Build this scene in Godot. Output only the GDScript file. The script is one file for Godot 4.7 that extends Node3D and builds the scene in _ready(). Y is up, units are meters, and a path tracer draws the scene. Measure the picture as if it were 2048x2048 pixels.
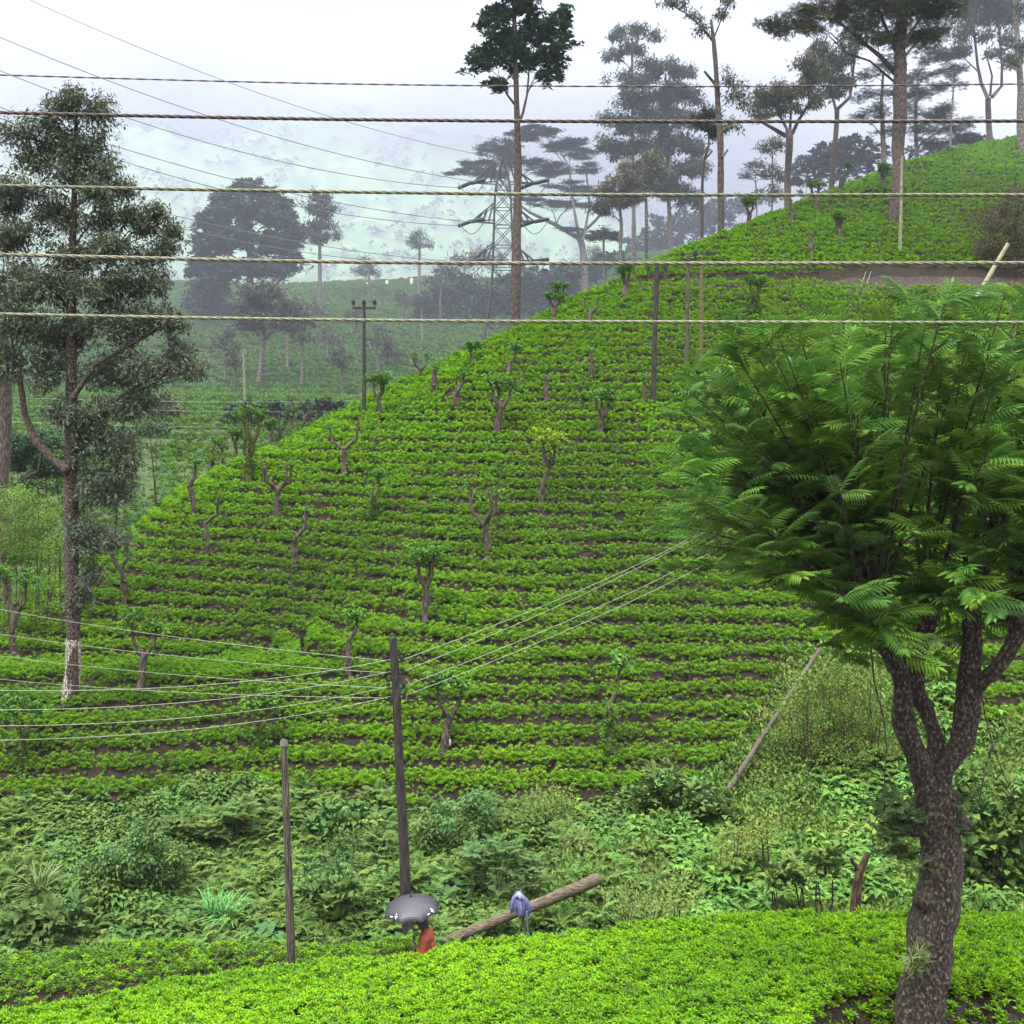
extends Node3D

const F := 2196.0            # focal length in pixels of the 2048 pixel photograph
const PITCH := 0.0873        # the camera looks five degrees down
const CAM := Vector3(0, 12, 0)
const ROW := 0.40            # height between two contour rows of tea

var rng := RandomNumberGenerator.new()
var noise_fine := FastNoiseLite.new()
var noise_mid := FastNoiseLite.new()
var noise_far := FastNoiseLite.new()
var M := {}                  # materials
var S := {}                  # shared sprig meshes
var NU := 241
var ND := 0
var depths := PackedFloat32Array()
var grid := PackedFloat32Array()
var ridge_depth := PackedFloat32Array()


# ---------------------------------------------------------------- mesh writing
class Shape:
	var v := PackedVector3Array()
	var n := PackedVector3Array()
	var c := PackedColorArray()
	var i := PackedInt32Array()
	var tint := Color(1, 1, 1)

	func tri(a: Vector3, b: Vector3, d: Vector3) -> void:
		var m := (d - a).cross(b - a).normalized()
		var k := v.size()
		v.append(a); v.append(b); v.append(d)
		n.append(m); n.append(m); n.append(m)
		c.append(tint); c.append(tint); c.append(tint)
		i.append(k); i.append(k + 1); i.append(k + 2)

	func quad(a: Vector3, b: Vector3, d: Vector3, e: Vector3) -> void:
		tri(a, b, d); tri(a, d, e)

	# a leaf folded along its rib
	func leaf(at: Vector3, dir: Vector3, up: Vector3, length: float, wide: float, fold := 0.25, droop := 0.0) -> void:
		var side := dir.cross(up).normalized() * wide * 0.5
		var mid := at + dir * length * 0.45
		var tip := at + dir * length - up * droop * length
		tri(at, mid - side + up * wide * fold, tip)
		tri(at, tip, mid + side + up * wide * fold)

	func box(center: Vector3, size: Vector3, turn := Basis.IDENTITY) -> void:
		var h := size * 0.5
		var p := []
		for k in 8:
			p.append(center + turn * Vector3(h.x if k & 1 else -h.x, h.y if k & 2 else -h.y, h.z if k & 4 else -h.z))
		for q in [[0, 1, 3, 2], [5, 4, 6, 7], [4, 0, 2, 6], [1, 5, 7, 3], [2, 3, 7, 6], [4, 5, 1, 0]]:
			quad(p[q[3]], p[q[2]], p[q[1]], p[q[0]])

	func bar(a: Vector3, b: Vector3, w: float) -> void:
		var d := (b - a)
		var z := d.normalized()
		var x := z.cross(Vector3.UP if absf(z.y) < 0.95 else Vector3.RIGHT).normalized()
		box((a + b) * 0.5, Vector3(w, w, d.length()), Basis(x, z.cross(x), z))

	func tube(path: PackedVector3Array, radii: PackedFloat32Array, sides := 7, rough := 0.0, noise: FastNoiseLite = null, cap := true) -> void:
		var count := path.size()
		if count < 2:
			return
		var k0 := v.size()
		var t := (path[1] - path[0]).normalized()
		var x := t.cross(Vector3.UP if absf(t.y) < 0.9 else Vector3.RIGHT).normalized()
		for s in count:
			var t2 := (path[mini(s + 1, count - 1)] - path[maxi(s - 1, 0)]).normalized()
			x = (x - t2 * x.dot(t2)).normalized()
			var y := t2.cross(x)
			for a in sides:
				var ang := TAU * a / sides
				var d := x * cos(ang) + y * sin(ang)
				var r := radii[s]
				if noise:
					var q := path[s] + d * r
					r *= 1.0 + rough * noise.get_noise_3d(q.x * 9.0, q.y * 4.0, q.z * 9.0)
				v.append(path[s] + d * r)
				n.append(d)
				c.append(tint)
		for s in count - 1:
			for a in sides:
				var p0 := k0 + s * sides + a
				var p1 := k0 + s * sides + (a + 1) % sides
				for z in [p0, p0 + sides, p1, p1, p0 + sides, p1 + sides]:
					i.append(z)
		if cap:
			for e in [0, count - 1]:
				var m := v.size()
				var dir := (path[1] - path[0]).normalized() * -1.0 if e == 0 else (path[count - 1] - path[count - 2]).normalized()
				v.append(path[e] + dir * radii[e] * 0.4); n.append(dir); c.append(tint)
				for a in sides:
					var q0: int = k0 + e * sides + a
					var q1: int = k0 + e * sides + (a + 1) % sides
					i.append(m)
					i.append(q0 if e == 0 else q1)
					i.append(q1 if e == 0 else q0)

	func lathe(rings: Array, sides := 16, at := Vector3.ZERO) -> void:   # rings of (radius, height)
		var path := PackedVector3Array()
		var radii := PackedFloat32Array()
		for r in rings:
			path.append(at + Vector3(0, r[1], 0)); radii.append(r[0])
		tube(path, radii, sides)

	func mesh(material: Material) -> ArrayMesh:
		var m := ArrayMesh.new()
		if v.is_empty():
			return m
		var a := []
		a.resize(Mesh.ARRAY_MAX)
		a[Mesh.ARRAY_VERTEX] = v; a[Mesh.ARRAY_NORMAL] = n; a[Mesh.ARRAY_COLOR] = c; a[Mesh.ARRAY_INDEX] = i
		m.add_surface_from_arrays(Mesh.PRIMITIVE_TRIANGLES, a)
		m.surface_set_material(0, material)
		return m


# copies of one mesh, collected for a MultiMesh
class Cloud:
	var b := PackedFloat32Array()
	var count := 0

	func add(t: Basis, o: Vector3, c: Color) -> void:
		b.append_array(PackedFloat32Array([t.x.x, t.y.x, t.z.x, o.x, t.x.y, t.y.y, t.z.y, o.y, t.x.z, t.y.z, t.z.z, o.z, c.r, c.g, c.b, 1.0]))
		count += 1


var taken := {}
var copies_total := 0


func numbered(called: String) -> String:
	var k: int = taken.get(called, -1) + 1
	taken[called] = k
	return called if k == 0 else "%s_%03d" % [called, k]


func thing(called: String, label: String, category: String, at := Vector3.ZERO, group := "") -> Node3D:
	var o := Node3D.new()
	o.name = numbered(called)
	add_child(o, true)
	o.position = at
	o.set_meta("label", label)
	o.set_meta("category", category)
	if group:
		o.set_meta("group", group)
	return o


func part(called: String, shape: Shape, material: Material, parent: Node3D) -> MeshInstance3D:
	var o := MeshInstance3D.new()
	o.name = called
	o.mesh = shape.mesh(material)
	parent.add_child(o, true)
	return o


func structure(called: String, shape: Shape, material: Material) -> MeshInstance3D:
	var o := part(called, shape, material, self)
	o.set_meta("kind", "structure")
	return o


func many(called: String, cloud: Cloud, mesh: Mesh, parent: Node3D = self) -> MultiMeshInstance3D:
	if cloud.count == 0:
		return null
	copies_total += cloud.count
	var mm := MultiMesh.new()
	mm.transform_format = MultiMesh.TRANSFORM_3D
	mm.use_colors = true
	mm.mesh = mesh
	mm.instance_count = cloud.count
	mm.buffer = cloud.b
	var o := MultiMeshInstance3D.new()
	o.name = called
	o.multimesh = mm
	o.set_meta("kind", "stuff")
	parent.add_child(o, true)
	return o


func stuff_label(o: Node3D, label: String, category: String) -> void:
	if o:
		o.set_meta("label", label)
		o.set_meta("category", category)


# ---------------------------------------------------------------- where things stand
func slopes(px: float, py: float) -> Vector2:      # (sideways, upwards) per metre of depth
	var x := (px - 1024.0) / F
	var y := (1024.0 - py) / F
	var z := cos(PITCH) + y * sin(PITCH)
	return Vector2(x / z, (y * cos(PITCH) - sin(PITCH)) / z)


func at(px: float, py: float, depth: float) -> Vector3:
	var s := slopes(px, py)
	return CAM + Vector3(s.x * depth, s.y * depth, -depth)


func curve(points: Array, x: float) -> float:      # smooth through (x, y) pairs
	var k := 0
	var last := points.size() - 1
	if x <= points[0][0]:
		return points[0][1]
	if x >= points[last][0]:
		return points[last][1]
	while points[k + 1][0] < x:
		k += 1
	var x0: float = points[k][0]
	var x1: float = points[k + 1][0]
	var y0: float = points[k][1]
	var y1: float = points[k + 1][1]
	var s := (y1 - y0) / (x1 - x0)
	var m0 := s
	var m1 := s
	if k > 0:
		var sa: float = (y0 - points[k - 1][1]) / (x0 - points[k - 1][0])
		m0 = 0.5 * (s + sa) if s * sa > 0 else 0.0
	if k + 1 < last:
		var sb: float = (points[k + 2][1] - y1) / (points[k + 2][0] - x1)
		m1 = 0.5 * (s + sb) if s * sb > 0 else 0.0
	var h := x1 - x0
	var t := (x - x0) / h
	return (2 * t * t * t - 3 * t * t + 1) * y0 + (t * t * t - 2 * t * t + t) * h * m0 + (3 * t * t - 2 * t * t * t) * y1 + (t * t * t - t * t) * h * m1


# heights relative to the camera along the depth: the slope with the tea rows, and what lies behind it
const SLOPE := [[17.0, -10.3], [19.0, -10.5], [22.0, -10.6], [25.0, -10.25], [26.5, -9.9], [31.5, -7.25], [38.5, -3.5], [45.0, 0.1], [55.0, 6.5], [65.0, 11.8], [75.0, 17.0], [90.0, 24.5], [115.0, 36.0]]
const BEHIND := [[20.0, -12.0], [34.0, -11.0], [45.0, -6.4], [60.0, -2.0], [75.0, 0.9], [85.0, 1.6], [105.0, 6.3], [130.0, 13.2], [142.0, 16.3], [150.0, 16.8], [175.0, 12.0], [215.0, 0.0], [260.0, 4.0], [330.0, 34.0], [440.0, 90.0], [560.0, 145.0], [640.0, 166.0], [720.0, 160.0]]
const RIDGE := [[-200.0, 1240.0], [0.0, 1192.0], [120.0, 1140.0], [254.0, 1064.0], [319.0, 1006.0], [410.0, 948.0], [543.0, 894.0], [700.0, 812.0], [770.0, 778.0], [897.0, 716.0], [980.0, 680.0], [1042.0, 652.0], [1133.0, 600.0], [1223.0, 562.0], [1303.0, 520.0], [1380.0, 488.0], [1453.0, 460.0], [1565.0, 413.0], [1638.0, 384.0], [1800.0, 322.0], [1891.0, 297.0], [2048.0, 268.0], [2300.0, 235.0]]
const HEDGE_TOP := [[-0.6, -9.55], [-0.48, -9.47], [-0.2, -9.27], [-0.08, -9.03], [0.1, -8.15], [0.5, -7.9]]
const HEDGE_EDGE := [[-0.6, 16.6], [-0.48, 16.85], [-0.2, 18.0], [-0.08, 18.0], [0.1, 17.0], [0.5, 17.0]]


func hedge_top(u: float, d: float) -> float:
	return curve(HEDGE_TOP, u) + (curve(HEDGE_EDGE, u) - d) * 0.2


func slope_height(u: float, d: float) -> float:
	var h := curve(SLOPE, d)
	var x := u * d
	var on := smoothstep(24.0, 30.0, d)
	h += on * 0.75 * noise_mid.get_noise_2d(x * 1.0, d * 1.0)
	h -= 3.3 * smoothstep(0.05, -0.36, u) * smoothstep(29.5, 36.0, d)
	if d < 19.0:
		h = lerpf(hedge_top(u, d) - 1.1, h, smoothstep(17.0, 18.8, d))
	return h


func behind_height(u: float, d: float) -> float:
	var h := curve(BEHIND, d)
	var x := u * d
	if d > 60.0:
		h += smoothstep(60.0, 90.0, d) * 1.3 * noise_mid.get_noise_2d(x * 0.35 + 90.0, d * 0.35)
	if d > 100.0 and d < 230.0:
		h += 3.5 * smoothstep(-0.02, 0.12, u) * smoothstep(100.0, 140.0, d) * smoothstep(230.0, 150.0, d)
	if d > 240.0:
		var share := lerpf(1.0, 0.62, smoothstep(-0.1, 0.22, u)) + 0.1 * noise_far.get_noise_2d(u * 900.0, 4.0)
		h *= lerpf(1.0, share, smoothstep(260.0, 480.0, d))
		h += smoothstep(240.0, 400.0, d) * 12.0 * noise_far.get_noise_2d(x * 0.8, d * 0.8)
	return h


func make_terrain() -> void:
	var d := 2.5
	while d < 720.0:
		depths.append(d)
		d += 0.5 if d < 20.0 else 0.35 if d < 60.0 else 0.6 if d < 100.0 else 1.6 if d < 160.0 else 6.0 if d < 300.0 else 14.0
	ND = depths.size()
	grid.resize(NU * ND)
	ridge_depth.resize(NU)
	for a in NU:
		var u := lerpf(-0.6, 0.6, a / float(NU - 1))
		var want := slopes(1024.0 + u * F * 0.99, curve(RIDGE, 1024.0 + u * F * 0.99)).y
		var own := PackedFloat32Array()
		for b in ND:
			if depths[b] > 125.0:
				break
			own.append(slope_height(u, depths[b]))
		var lo := 22.0
		var hi := 110.0
		for step in 11:
			var mid := (lo + hi) * 0.5
			var best := -9.0
			var b := 0
			while b < own.size():
				if depths[b] > 24.0:
					var over := maxf(0.0, depths[b] - mid)
					best = maxf(best, (own[b] + 0.6 - 0.035 * over * over) / depths[b])
				b += 3
			if best < want:
				lo = mid
			else:
				hi = mid
		ridge_depth[a] = lo
	# smooth the ridge line along the columns
	for pass_ in 3:
		var r := ridge_depth.duplicate()
		for a in range(1, NU - 1):
			ridge_depth[a] = (r[a - 1] + 2.0 * r[a] + r[a + 1]) * 0.25
	for a in NU:
		var u := lerpf(-0.6, 0.6, a / float(NU - 1))
		for b in ND:
			var h := -99.0
			if depths[b] < 125.0:
				var over := maxf(0.0, depths[b] - ridge_depth[a])
				h = slope_height(u, depths[b]) - 0.035 * over * over
			if depths[b] > 30.0:
				h = maxf(h, behind_height(u, depths[b]))
			grid[a * ND + b] = CAM.y + h


func ground(x: float, z: float) -> float:
	var d := clampf(-z, depths[0], depths[ND - 1] - 0.01)
	var a := clampf((x / d + 0.6) / 1.2, 0.0, 0.9999) * (NU - 1)
	var b := depths.bsearch(d) - 1
	b = clampi(b, 0, ND - 2)
	var a0 := int(a)
	var fa := a - a0
	var fb := (d - depths[b]) / (depths[b + 1] - depths[b])
	var k := a0 * ND + b
	return lerpf(lerpf(grid[k], grid[k + 1], fb), lerpf(grid[k + ND], grid[k + ND + 1], fb), fa)


func ridge_at(u: float) -> float:
	var a := clampf((u + 0.6) / 1.2, 0.0, 0.9999) * (NU - 1)
	return lerpf(ridge_depth[int(a)], ridge_depth[int(a) + 1], a - int(a))


# where the line of sight through a pixel first meets the ground
func hit(px: float, py: float, from := 19.5, lift := 0.0) -> Vector3:
	var s := slopes(px, py)
	var d := from
	while d < 900.0:
		var y := CAM.y + s.y * d
		if ground(s.x * d, -d) + lift >= y:
			break
		d += 0.15
	return Vector3(s.x * d, ground(s.x * d, -d), -d)


func on_ground(p: Vector3, sink := 0.0) -> Vector3:
	return Vector3(p.x, ground(p.x, p.z) - sink, p.z)


func any(a: float, b: float) -> float:
	return rng.randf_range(a, b)


func turn(yaw: float, tilt: float, size: float) -> Basis:
	return (Basis(Vector3.UP, yaw) * Basis(Vector3.RIGHT, tilt)).scaled(Vector3.ONE * size)


func shade(c: Color, spread: float) -> Color:       # one leaf is never quite the colour of the next
	var k := 1.0 + any(-spread, spread)
	var w := any(-0.5, 0.5) * spread
	return Color(c.r * k * (1.0 + w), c.g * k, c.b * k * (1.0 - w))


# ---------------------------------------------------------------- materials
func noise_texture(freq: float, seed_: int, ramp: Array, normal := false, size := 512) -> NoiseTexture2D:
	var f := FastNoiseLite.new()
	f.seed = seed_
	f.frequency = freq
	f.fractal_octaves = 5
	var t := NoiseTexture2D.new()
	t.width = size
	t.height = size
	t.seamless = true
	t.noise = f
	if normal:
		t.as_normal_map = true
		t.bump_strength = 6.0
	if ramp:
		var g := Gradient.new()
		g.offsets = PackedFloat32Array(ramp.map(func(r): return r[0]))
		g.colors = PackedColorArray(ramp.map(func(r): return r[1]))
		t.color_ramp = g
	return t


func surface(called: String, ramp: Array, freq: float, scale_: Vector3, rough: float, bump := true) -> StandardMaterial3D:
	var m := StandardMaterial3D.new()
	m.resource_name = called
	m.albedo_texture = noise_texture(freq, called.hash() % 1000, ramp)
	m.roughness = rough
	m.uv1_triplanar = true
	m.uv1_world_triplanar = true
	m.uv1_scale = scale_
	m.vertex_color_use_as_albedo = true
	if bump:
		m.normal_enabled = true
		m.normal_scale = 1.2
		m.normal_texture = noise_texture(freq, called.hash() % 1000, [], true)
	M[called] = m
	return m


func foliage(called: String, rough := 0.5, back := 0.5, spec := 0.35) -> StandardMaterial3D:
	var m := StandardMaterial3D.new()
	m.resource_name = called
	m.vertex_color_use_as_albedo = true
	m.roughness = rough
	m.metallic_specular = spec
	m.backlight_enabled = true
	m.backlight = Color(back, back, back)
	M[called] = m
	return m


func plain(called: String, c: Color, rough := 0.7, metal := 0.0) -> StandardMaterial3D:
	var m := StandardMaterial3D.new()
	m.resource_name = called
	m.albedo_color = c.linear_to_srgb()
	m.vertex_color_use_as_albedo = true
	m.roughness = rough
	m.metallic = metal
	M[called] = m
	return m


func make_materials() -> void:
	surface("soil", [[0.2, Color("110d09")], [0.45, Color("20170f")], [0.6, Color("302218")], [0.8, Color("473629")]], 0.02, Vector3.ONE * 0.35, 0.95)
	surface("bark_grey", [[0.2, Color("26221e")], [0.45, Color("4b433b")], [0.6, Color("6f675c")], [0.75, Color("a39c90")]], 0.02, Vector3(1.6, 0.5, 1.6), 0.9)
	surface("bark_dark", [[0.2, Color("17110e")], [0.5, Color("33261f")], [0.62, Color("4d3d33")], [0.78, Color("7d7468")]], 0.03, Vector3(1.6, 0.7, 1.6), 0.9)
	surface("bark_brown", [[0.2, Color("211a16")], [0.5, Color("3f352f")], [0.7, Color("64594f")]], 0.02, Vector3(1.4, 0.3, 1.4), 0.9)
	surface("bark_pale", [[0.25, Color("3d3932")], [0.48, Color("6e675c")], [0.62, Color("a8a094")], [0.8, Color("c9c2b6")]], 0.025, Vector3(1.5, 0.6, 1.5), 0.85)
	surface("bark_moss", [[0.2, Color("2c2213")], [0.45, Color("55472b")], [0.6, Color("5f6a2e")], [0.8, Color("87905a")]], 0.03, Vector3(2.0, 1.2, 2.0), 0.95)
	surface("pole_wood", [[0.2, Color("171312")], [0.5, Color("2a2523")], [0.75, Color("403a37")]], 0.02, Vector3(3.0, 0.15, 3.0), 0.85)
	surface("pole_weathered", [[0.2, Color("26221d")], [0.5, Color("433d34")], [0.75, Color("666052")]], 0.02, Vector3(3.0, 0.15, 3.0), 0.85)
	surface("hill_far", [[0.2, Color("3c5a36")], [0.45, Color("476a3c")], [0.55, Color("557843")], [0.75, Color("66884e")]], 0.012, Vector3.ONE * 0.012, 1.0, false)
	surface("undergrowth", [[0.25, Color("1b2b10")], [0.5, Color("30471a")], [0.7, Color("46582a")]], 0.03, Vector3.ONE * 0.6, 1.0)
	foliage("tea_leaf", 0.5, 0.45, 0.28)
	foliage("tree_leaf", 0.75, 0.4, 0.2)
	foliage("frond_leaf", 0.8, 0.7, 0.12)
	foliage("weed_leaf", 0.65, 0.5, 0.22)
	plain("steel", Color(0.025, 0.03, 0.032), 0.7, 0.0)
	plain("insulator", Color(0.012, 0.012, 0.015), 0.6)
	plain("wire", Color(0.24, 0.26, 0.21), 0.6, 0.1)
	plain("far_wire", Color(0.12, 0.13, 0.15), 0.6)
	surface("bark_lichen", [[0.2, Color("120e0c")], [0.45, Color("2a211b")], [0.6, Color("3a3028")], [0.72, Color("544b3f")], [0.86, Color("8a8674")]], 0.03, Vector3(1.5, 0.8, 1.5), 0.95)
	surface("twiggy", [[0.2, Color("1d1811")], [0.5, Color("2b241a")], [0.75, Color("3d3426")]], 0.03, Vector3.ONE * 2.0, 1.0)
	surface("log_wood", [[0.2, Color("241d16")], [0.45, Color("453a2e")], [0.65, Color("5e5342")], [0.8, Color("5c6040")]], 0.02, Vector3(0.5, 2.5, 2.5), 0.9)
	surface("post_pale", [[0.25, Color("4a4a38")], [0.5, Color("77775c")], [0.75, Color("98977c")]], 0.02, Vector3(3.0, 0.3, 3.0), 0.85)
	plain("skin", Color(1, 1, 1), 0.55)
	plain("cloth", Color(1, 1, 1), 0.75)
	plain("umbrella_cloth", Color(1, 1, 1), 0.5)
	plain("strand", Color(1, 1, 1), 0.65, 0.1)


# ---------------------------------------------------------------- sprigs that the foliage is made of (unit size)
func make_sprigs() -> void:
	var s := Shape.new()                      # tea: two upright shoots and a rosette of leaves
	for k in 9:
		var yaw := k * 2.4
		var lift := 1.25 - 0.13 * k
		var dir := Vector3(cos(yaw) * cos(lift), sin(lift), sin(yaw) * cos(lift))
		s.leaf(dir * 0.12, dir, (Vector3.UP - dir * dir.y).normalized() if k > 1 else Vector3(sin(yaw), 0, cos(yaw)), any(0.8, 1.05), any(0.34, 0.44), 0.3, 0.12)
	S.tea = s.mesh(M.tea_leaf)

	s = Shape.new()                           # bare tea stems
	for k in 6:
		var a := Vector3(any(-0.4, 0.4), 0, any(-0.4, 0.4))
		var b := a + Vector3(any(-0.5, 0.5), any(0.7, 1.1), any(-0.5, 0.5))
		s.tube(PackedVector3Array([a, a.lerp(b, 0.5) + Vector3(any(-0.1, 0.1), 0, any(-0.1, 0.1)), b]), PackedFloat32Array([0.035, 0.028, 0.014]), 3, 0.0, null, false)
	S.stems = s.mesh(M.tree_leaf)

	s = Shape.new()                           # gum and grevillea: narrow hanging leaves
	for k in 16:
		var p := Vector3(any(-1, 1), any(-0.8, 0.8), any(-1, 1)) * 0.6
		var dir := Vector3(any(-1, 1), any(-1.3, 0.5), any(-1, 1)).normalized()
		s.leaf(p, dir, Vector3(any(-1, 1), 1.2, any(-1, 1)).normalized(), any(0.5, 0.85), any(0.16, 0.24), 0.15)
	S.narrow = s.mesh(M.tree_leaf)

	s = Shape.new()                           # feathered twigs
	for k in 4:
		var yaw := k * 1.7 + any(-0.3, 0.3)
		var dir := Vector3(cos(yaw), any(-0.15, 0.6), sin(yaw)).normalized()
		var side := dir.cross(Vector3.UP).normalized()
		for j in 5:
			for e in [-1.0, 1.0]:
				var from := dir * (0.25 + j * 0.15)
				s.leaf(from, (dir * 0.8 + side * e + Vector3.UP * any(-0.3, 0.2)).normalized(), Vector3.UP, 0.42 - j * 0.04, 0.11, 0.1)
	S.feather = s.mesh(M.tree_leaf)

	s = Shape.new()                           # flat sprays
	for k in 14:
		var p := Vector3(any(-1, 1), any(-0.12, 0.12), any(-1, 1)) * 0.75
		var yaw := any(0, TAU)
		s.leaf(p, Vector3(cos(yaw), any(-0.2, 0.2), sin(yaw)).normalized(), Vector3.UP, any(0.4, 0.6), any(0.2, 0.32), 0.1)
	S.flat = s.mesh(M.tree_leaf)

	s = Shape.new()                           # broad leaves in all directions
	for k in 11:
		var dir := Vector3(any(-1, 1), any(-0.3, 1), any(-1, 1)).normalized()
		s.leaf(dir * 0.2, dir, Vector3(any(-0.4, 0.4), 1, any(-0.4, 0.4)).normalized(), any(0.6, 0.9), any(0.35, 0.5), 0.2, 0.15)
	S.broad = s.mesh(M.tree_leaf)

	s = Shape.new()                           # twice-feathered frond of the near tree, along +z
	for j in 9:
		var t := 0.14 + j * 0.094
		var from := Vector3(0, 0.12 * sin(t * 2.6), t)
		var reach := 0.44 * sin(minf(1.0, 0.35 + t * 0.9) * PI * 0.62) * (1.0 if t < 0.6 else 1.25 - t * 0.5)
		for e in [-1.0, 1.0]:
			var dir := Vector3(e, any(-0.25, -0.05), 0.75 + 0.3 * t).normalized()
			s.leaf(from, dir, Vector3.UP, reach * any(0.85, 1.1), 0.068, 0.1, 0.2)
	s.leaf(Vector3(0, 0.08, 0.9), Vector3(0, -0.2, 1).normalized(), Vector3.UP, 0.3, 0.09, 0.1)
	s.bar(Vector3.ZERO, Vector3(0, 0.11, 0.95), 0.016)
	S.frond = s.mesh(M.frond_leaf)

	s = Shape.new()                           # bracken: arching fronds round one root
	for k in 6:
		var yaw := k * TAU / 6 + any(-0.4, 0.4)
		var out := Vector3(cos(yaw), 0, sin(yaw))
		var side := Vector3(-sin(yaw), 0, cos(yaw))
		var high := any(0.3, 0.75)
		for j in 9:
			var t := 0.25 + j * 0.085
			var from := out * t * 0.95 + Vector3.UP * high * sin(t * 2.0)
			for e in [-1.0, 1.0]:
				s.leaf(from, (side * e + out * 0.55 + Vector3.DOWN * 0.15).normalized(), Vector3.UP, 0.46 * (1.05 - t) + 0.05, 0.1, 0.15, 0.1)
	S.bracken = s.mesh(M.weed_leaf)

	s = Shape.new()                           # weed with broad pointed leaves
	for k in 16:
		var yaw := k * 2.4
		var dir := Vector3(cos(yaw), any(-0.2, 0.45), sin(yaw)).normalized()
		s.leaf(Vector3(0, 0.25 + 0.75 * k / 16.0, 0) + dir * 0.12, dir, Vector3.UP, any(0.35, 0.6) * (1.2 - 0.5 * k / 16.0), any(0.2, 0.3), 0.2, 0.3)
	S.weed = s.mesh(M.weed_leaf)

	s = Shape.new()                           # small-leaved scrub
	for k in 26:
		var p := Vector3(any(-1, 1), any(0, 1.1), any(-1, 1)) * 0.6
		var dir := Vector3(any(-1, 1), any(-0.2, 1), any(-1, 1)).normalized()
		s.leaf(p, dir, Vector3(any(-1, 1), 1, any(-1, 1)).normalized(), any(0.16, 0.3), any(0.08, 0.15), 0.2)
	S.scrub = s.mesh(M.weed_leaf)

	s = Shape.new()                           # tuft of long grass
	for k in 18:
		var yaw := any(0, TAU)
		var out := Vector3(cos(yaw), 0, sin(yaw))
		var side := Vector3(-sin(yaw), 0, cos(yaw)) * any(0.02, 0.035)
		var high := any(0.6, 1.05)
		var reach := any(0.2, 0.75)
		var last := Vector3.ZERO
		for j in range(1, 5):
			var t := j / 4.0
			var p := out * reach * t * t + Vector3.UP * high * (t - 0.45 * t * t * reach * 1.6)
			var w := side * (1.0 - t * 0.92)
			var w0 := side * (1.0 - (t - 0.25) * 0.92)
			s.quad(last - w0, p - w, p + w, last + w0)
			last = p
	S.grass = s.mesh(M.weed_leaf)

	s = Shape.new()                           # three heart-shaped leaves on stalks
	for k in 4:
		var yaw := k * 1.9
		var out := Vector3(cos(yaw), 0, sin(yaw))
		var top := out * 0.35 + Vector3.UP * any(0.5, 0.9)
		s.bar(Vector3.ZERO, top, 0.03)
		var side := Vector3(-sin(yaw), 0, cos(yaw))
		var dir := (out + Vector3.DOWN * 0.5).normalized()
		var pts := [Vector2(-0.15, 0.0), Vector2(-0.28, 0.2), Vector2(-0.05, 0.36), Vector2(0.3, 0.28), Vector2(0.75, 0.0)]
		for j in 4:
			for e in [-1.0, 1.0]:
				var a: Vector3 = top + dir * pts[j].x + side * e * pts[j].y + Vector3.UP * 0.25 * absf(pts[j].y)
				var b: Vector3 = top + dir * pts[j + 1].x + side * e * pts[j + 1].y + Vector3.UP * 0.25 * absf(pts[j + 1].y)
				s.tri(top + dir * 0.05, a, b)
	S.arum = s.mesh(M.weed_leaf)


# ---------------------------------------------------------------- the ground and the tea
func make_ground() -> void:
	var near := Shape.new()
	var far := Shape.new()
	var valley := Shape.new()
	var split := 0
	while depths[split] < 168.0:
		split += 1
	for piece in 2:
		var s := near if piece == 0 else far
		var b0 := 0 if piece == 0 else split
		var b1 := split if piece == 0 else ND - 1
		for b in range(b0, b1 + 1):
			for a in NU:
				var u := lerpf(-0.6, 0.6, a / float(NU - 1))
				var p := Vector3(u * depths[b], grid[a * ND + b], -depths[b])
				s.v.append(p)
				var e := maxf(0.3, depths[b] * 0.006)
				s.n.append(Vector3(ground(p.x - e, p.z) - ground(p.x + e, p.z), 2 * e, ground(p.x, p.z - e) - ground(p.x, p.z + e)).normalized())
				s.c.append(Color(1, 1, 1))
		for b in b1 - b0:
			for a in NU - 1:
				var k := b * NU + a
				var to := s
				if piece == 0 and depths[b] > ridge_depth[a] + 9.0:
					to = valley
				for z in [k, k + NU, k + 1, k + 1, k + NU, k + NU + 1]:
					to.i.append(z)
	valley.v = near.v; valley.n = near.n; valley.c = near.c
	structure("valley_slope", valley, M.undergrowth)
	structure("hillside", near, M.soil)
	structure("hills", far, M.hill_far)


func weeds_end(u: float) -> float:                  # depth where the weeds of the gully give way to tea
	return curve([[-0.6, 26.4], [0.0, 26.6], [0.18, 27.2], [0.225, 29.2], [0.262, 31.3], [0.35, 31.3], [0.4, 29.6], [0.6, 28.5]], u) + 0.5 * noise_mid.get_noise_2d(u * 160.0, 7.0)


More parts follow.
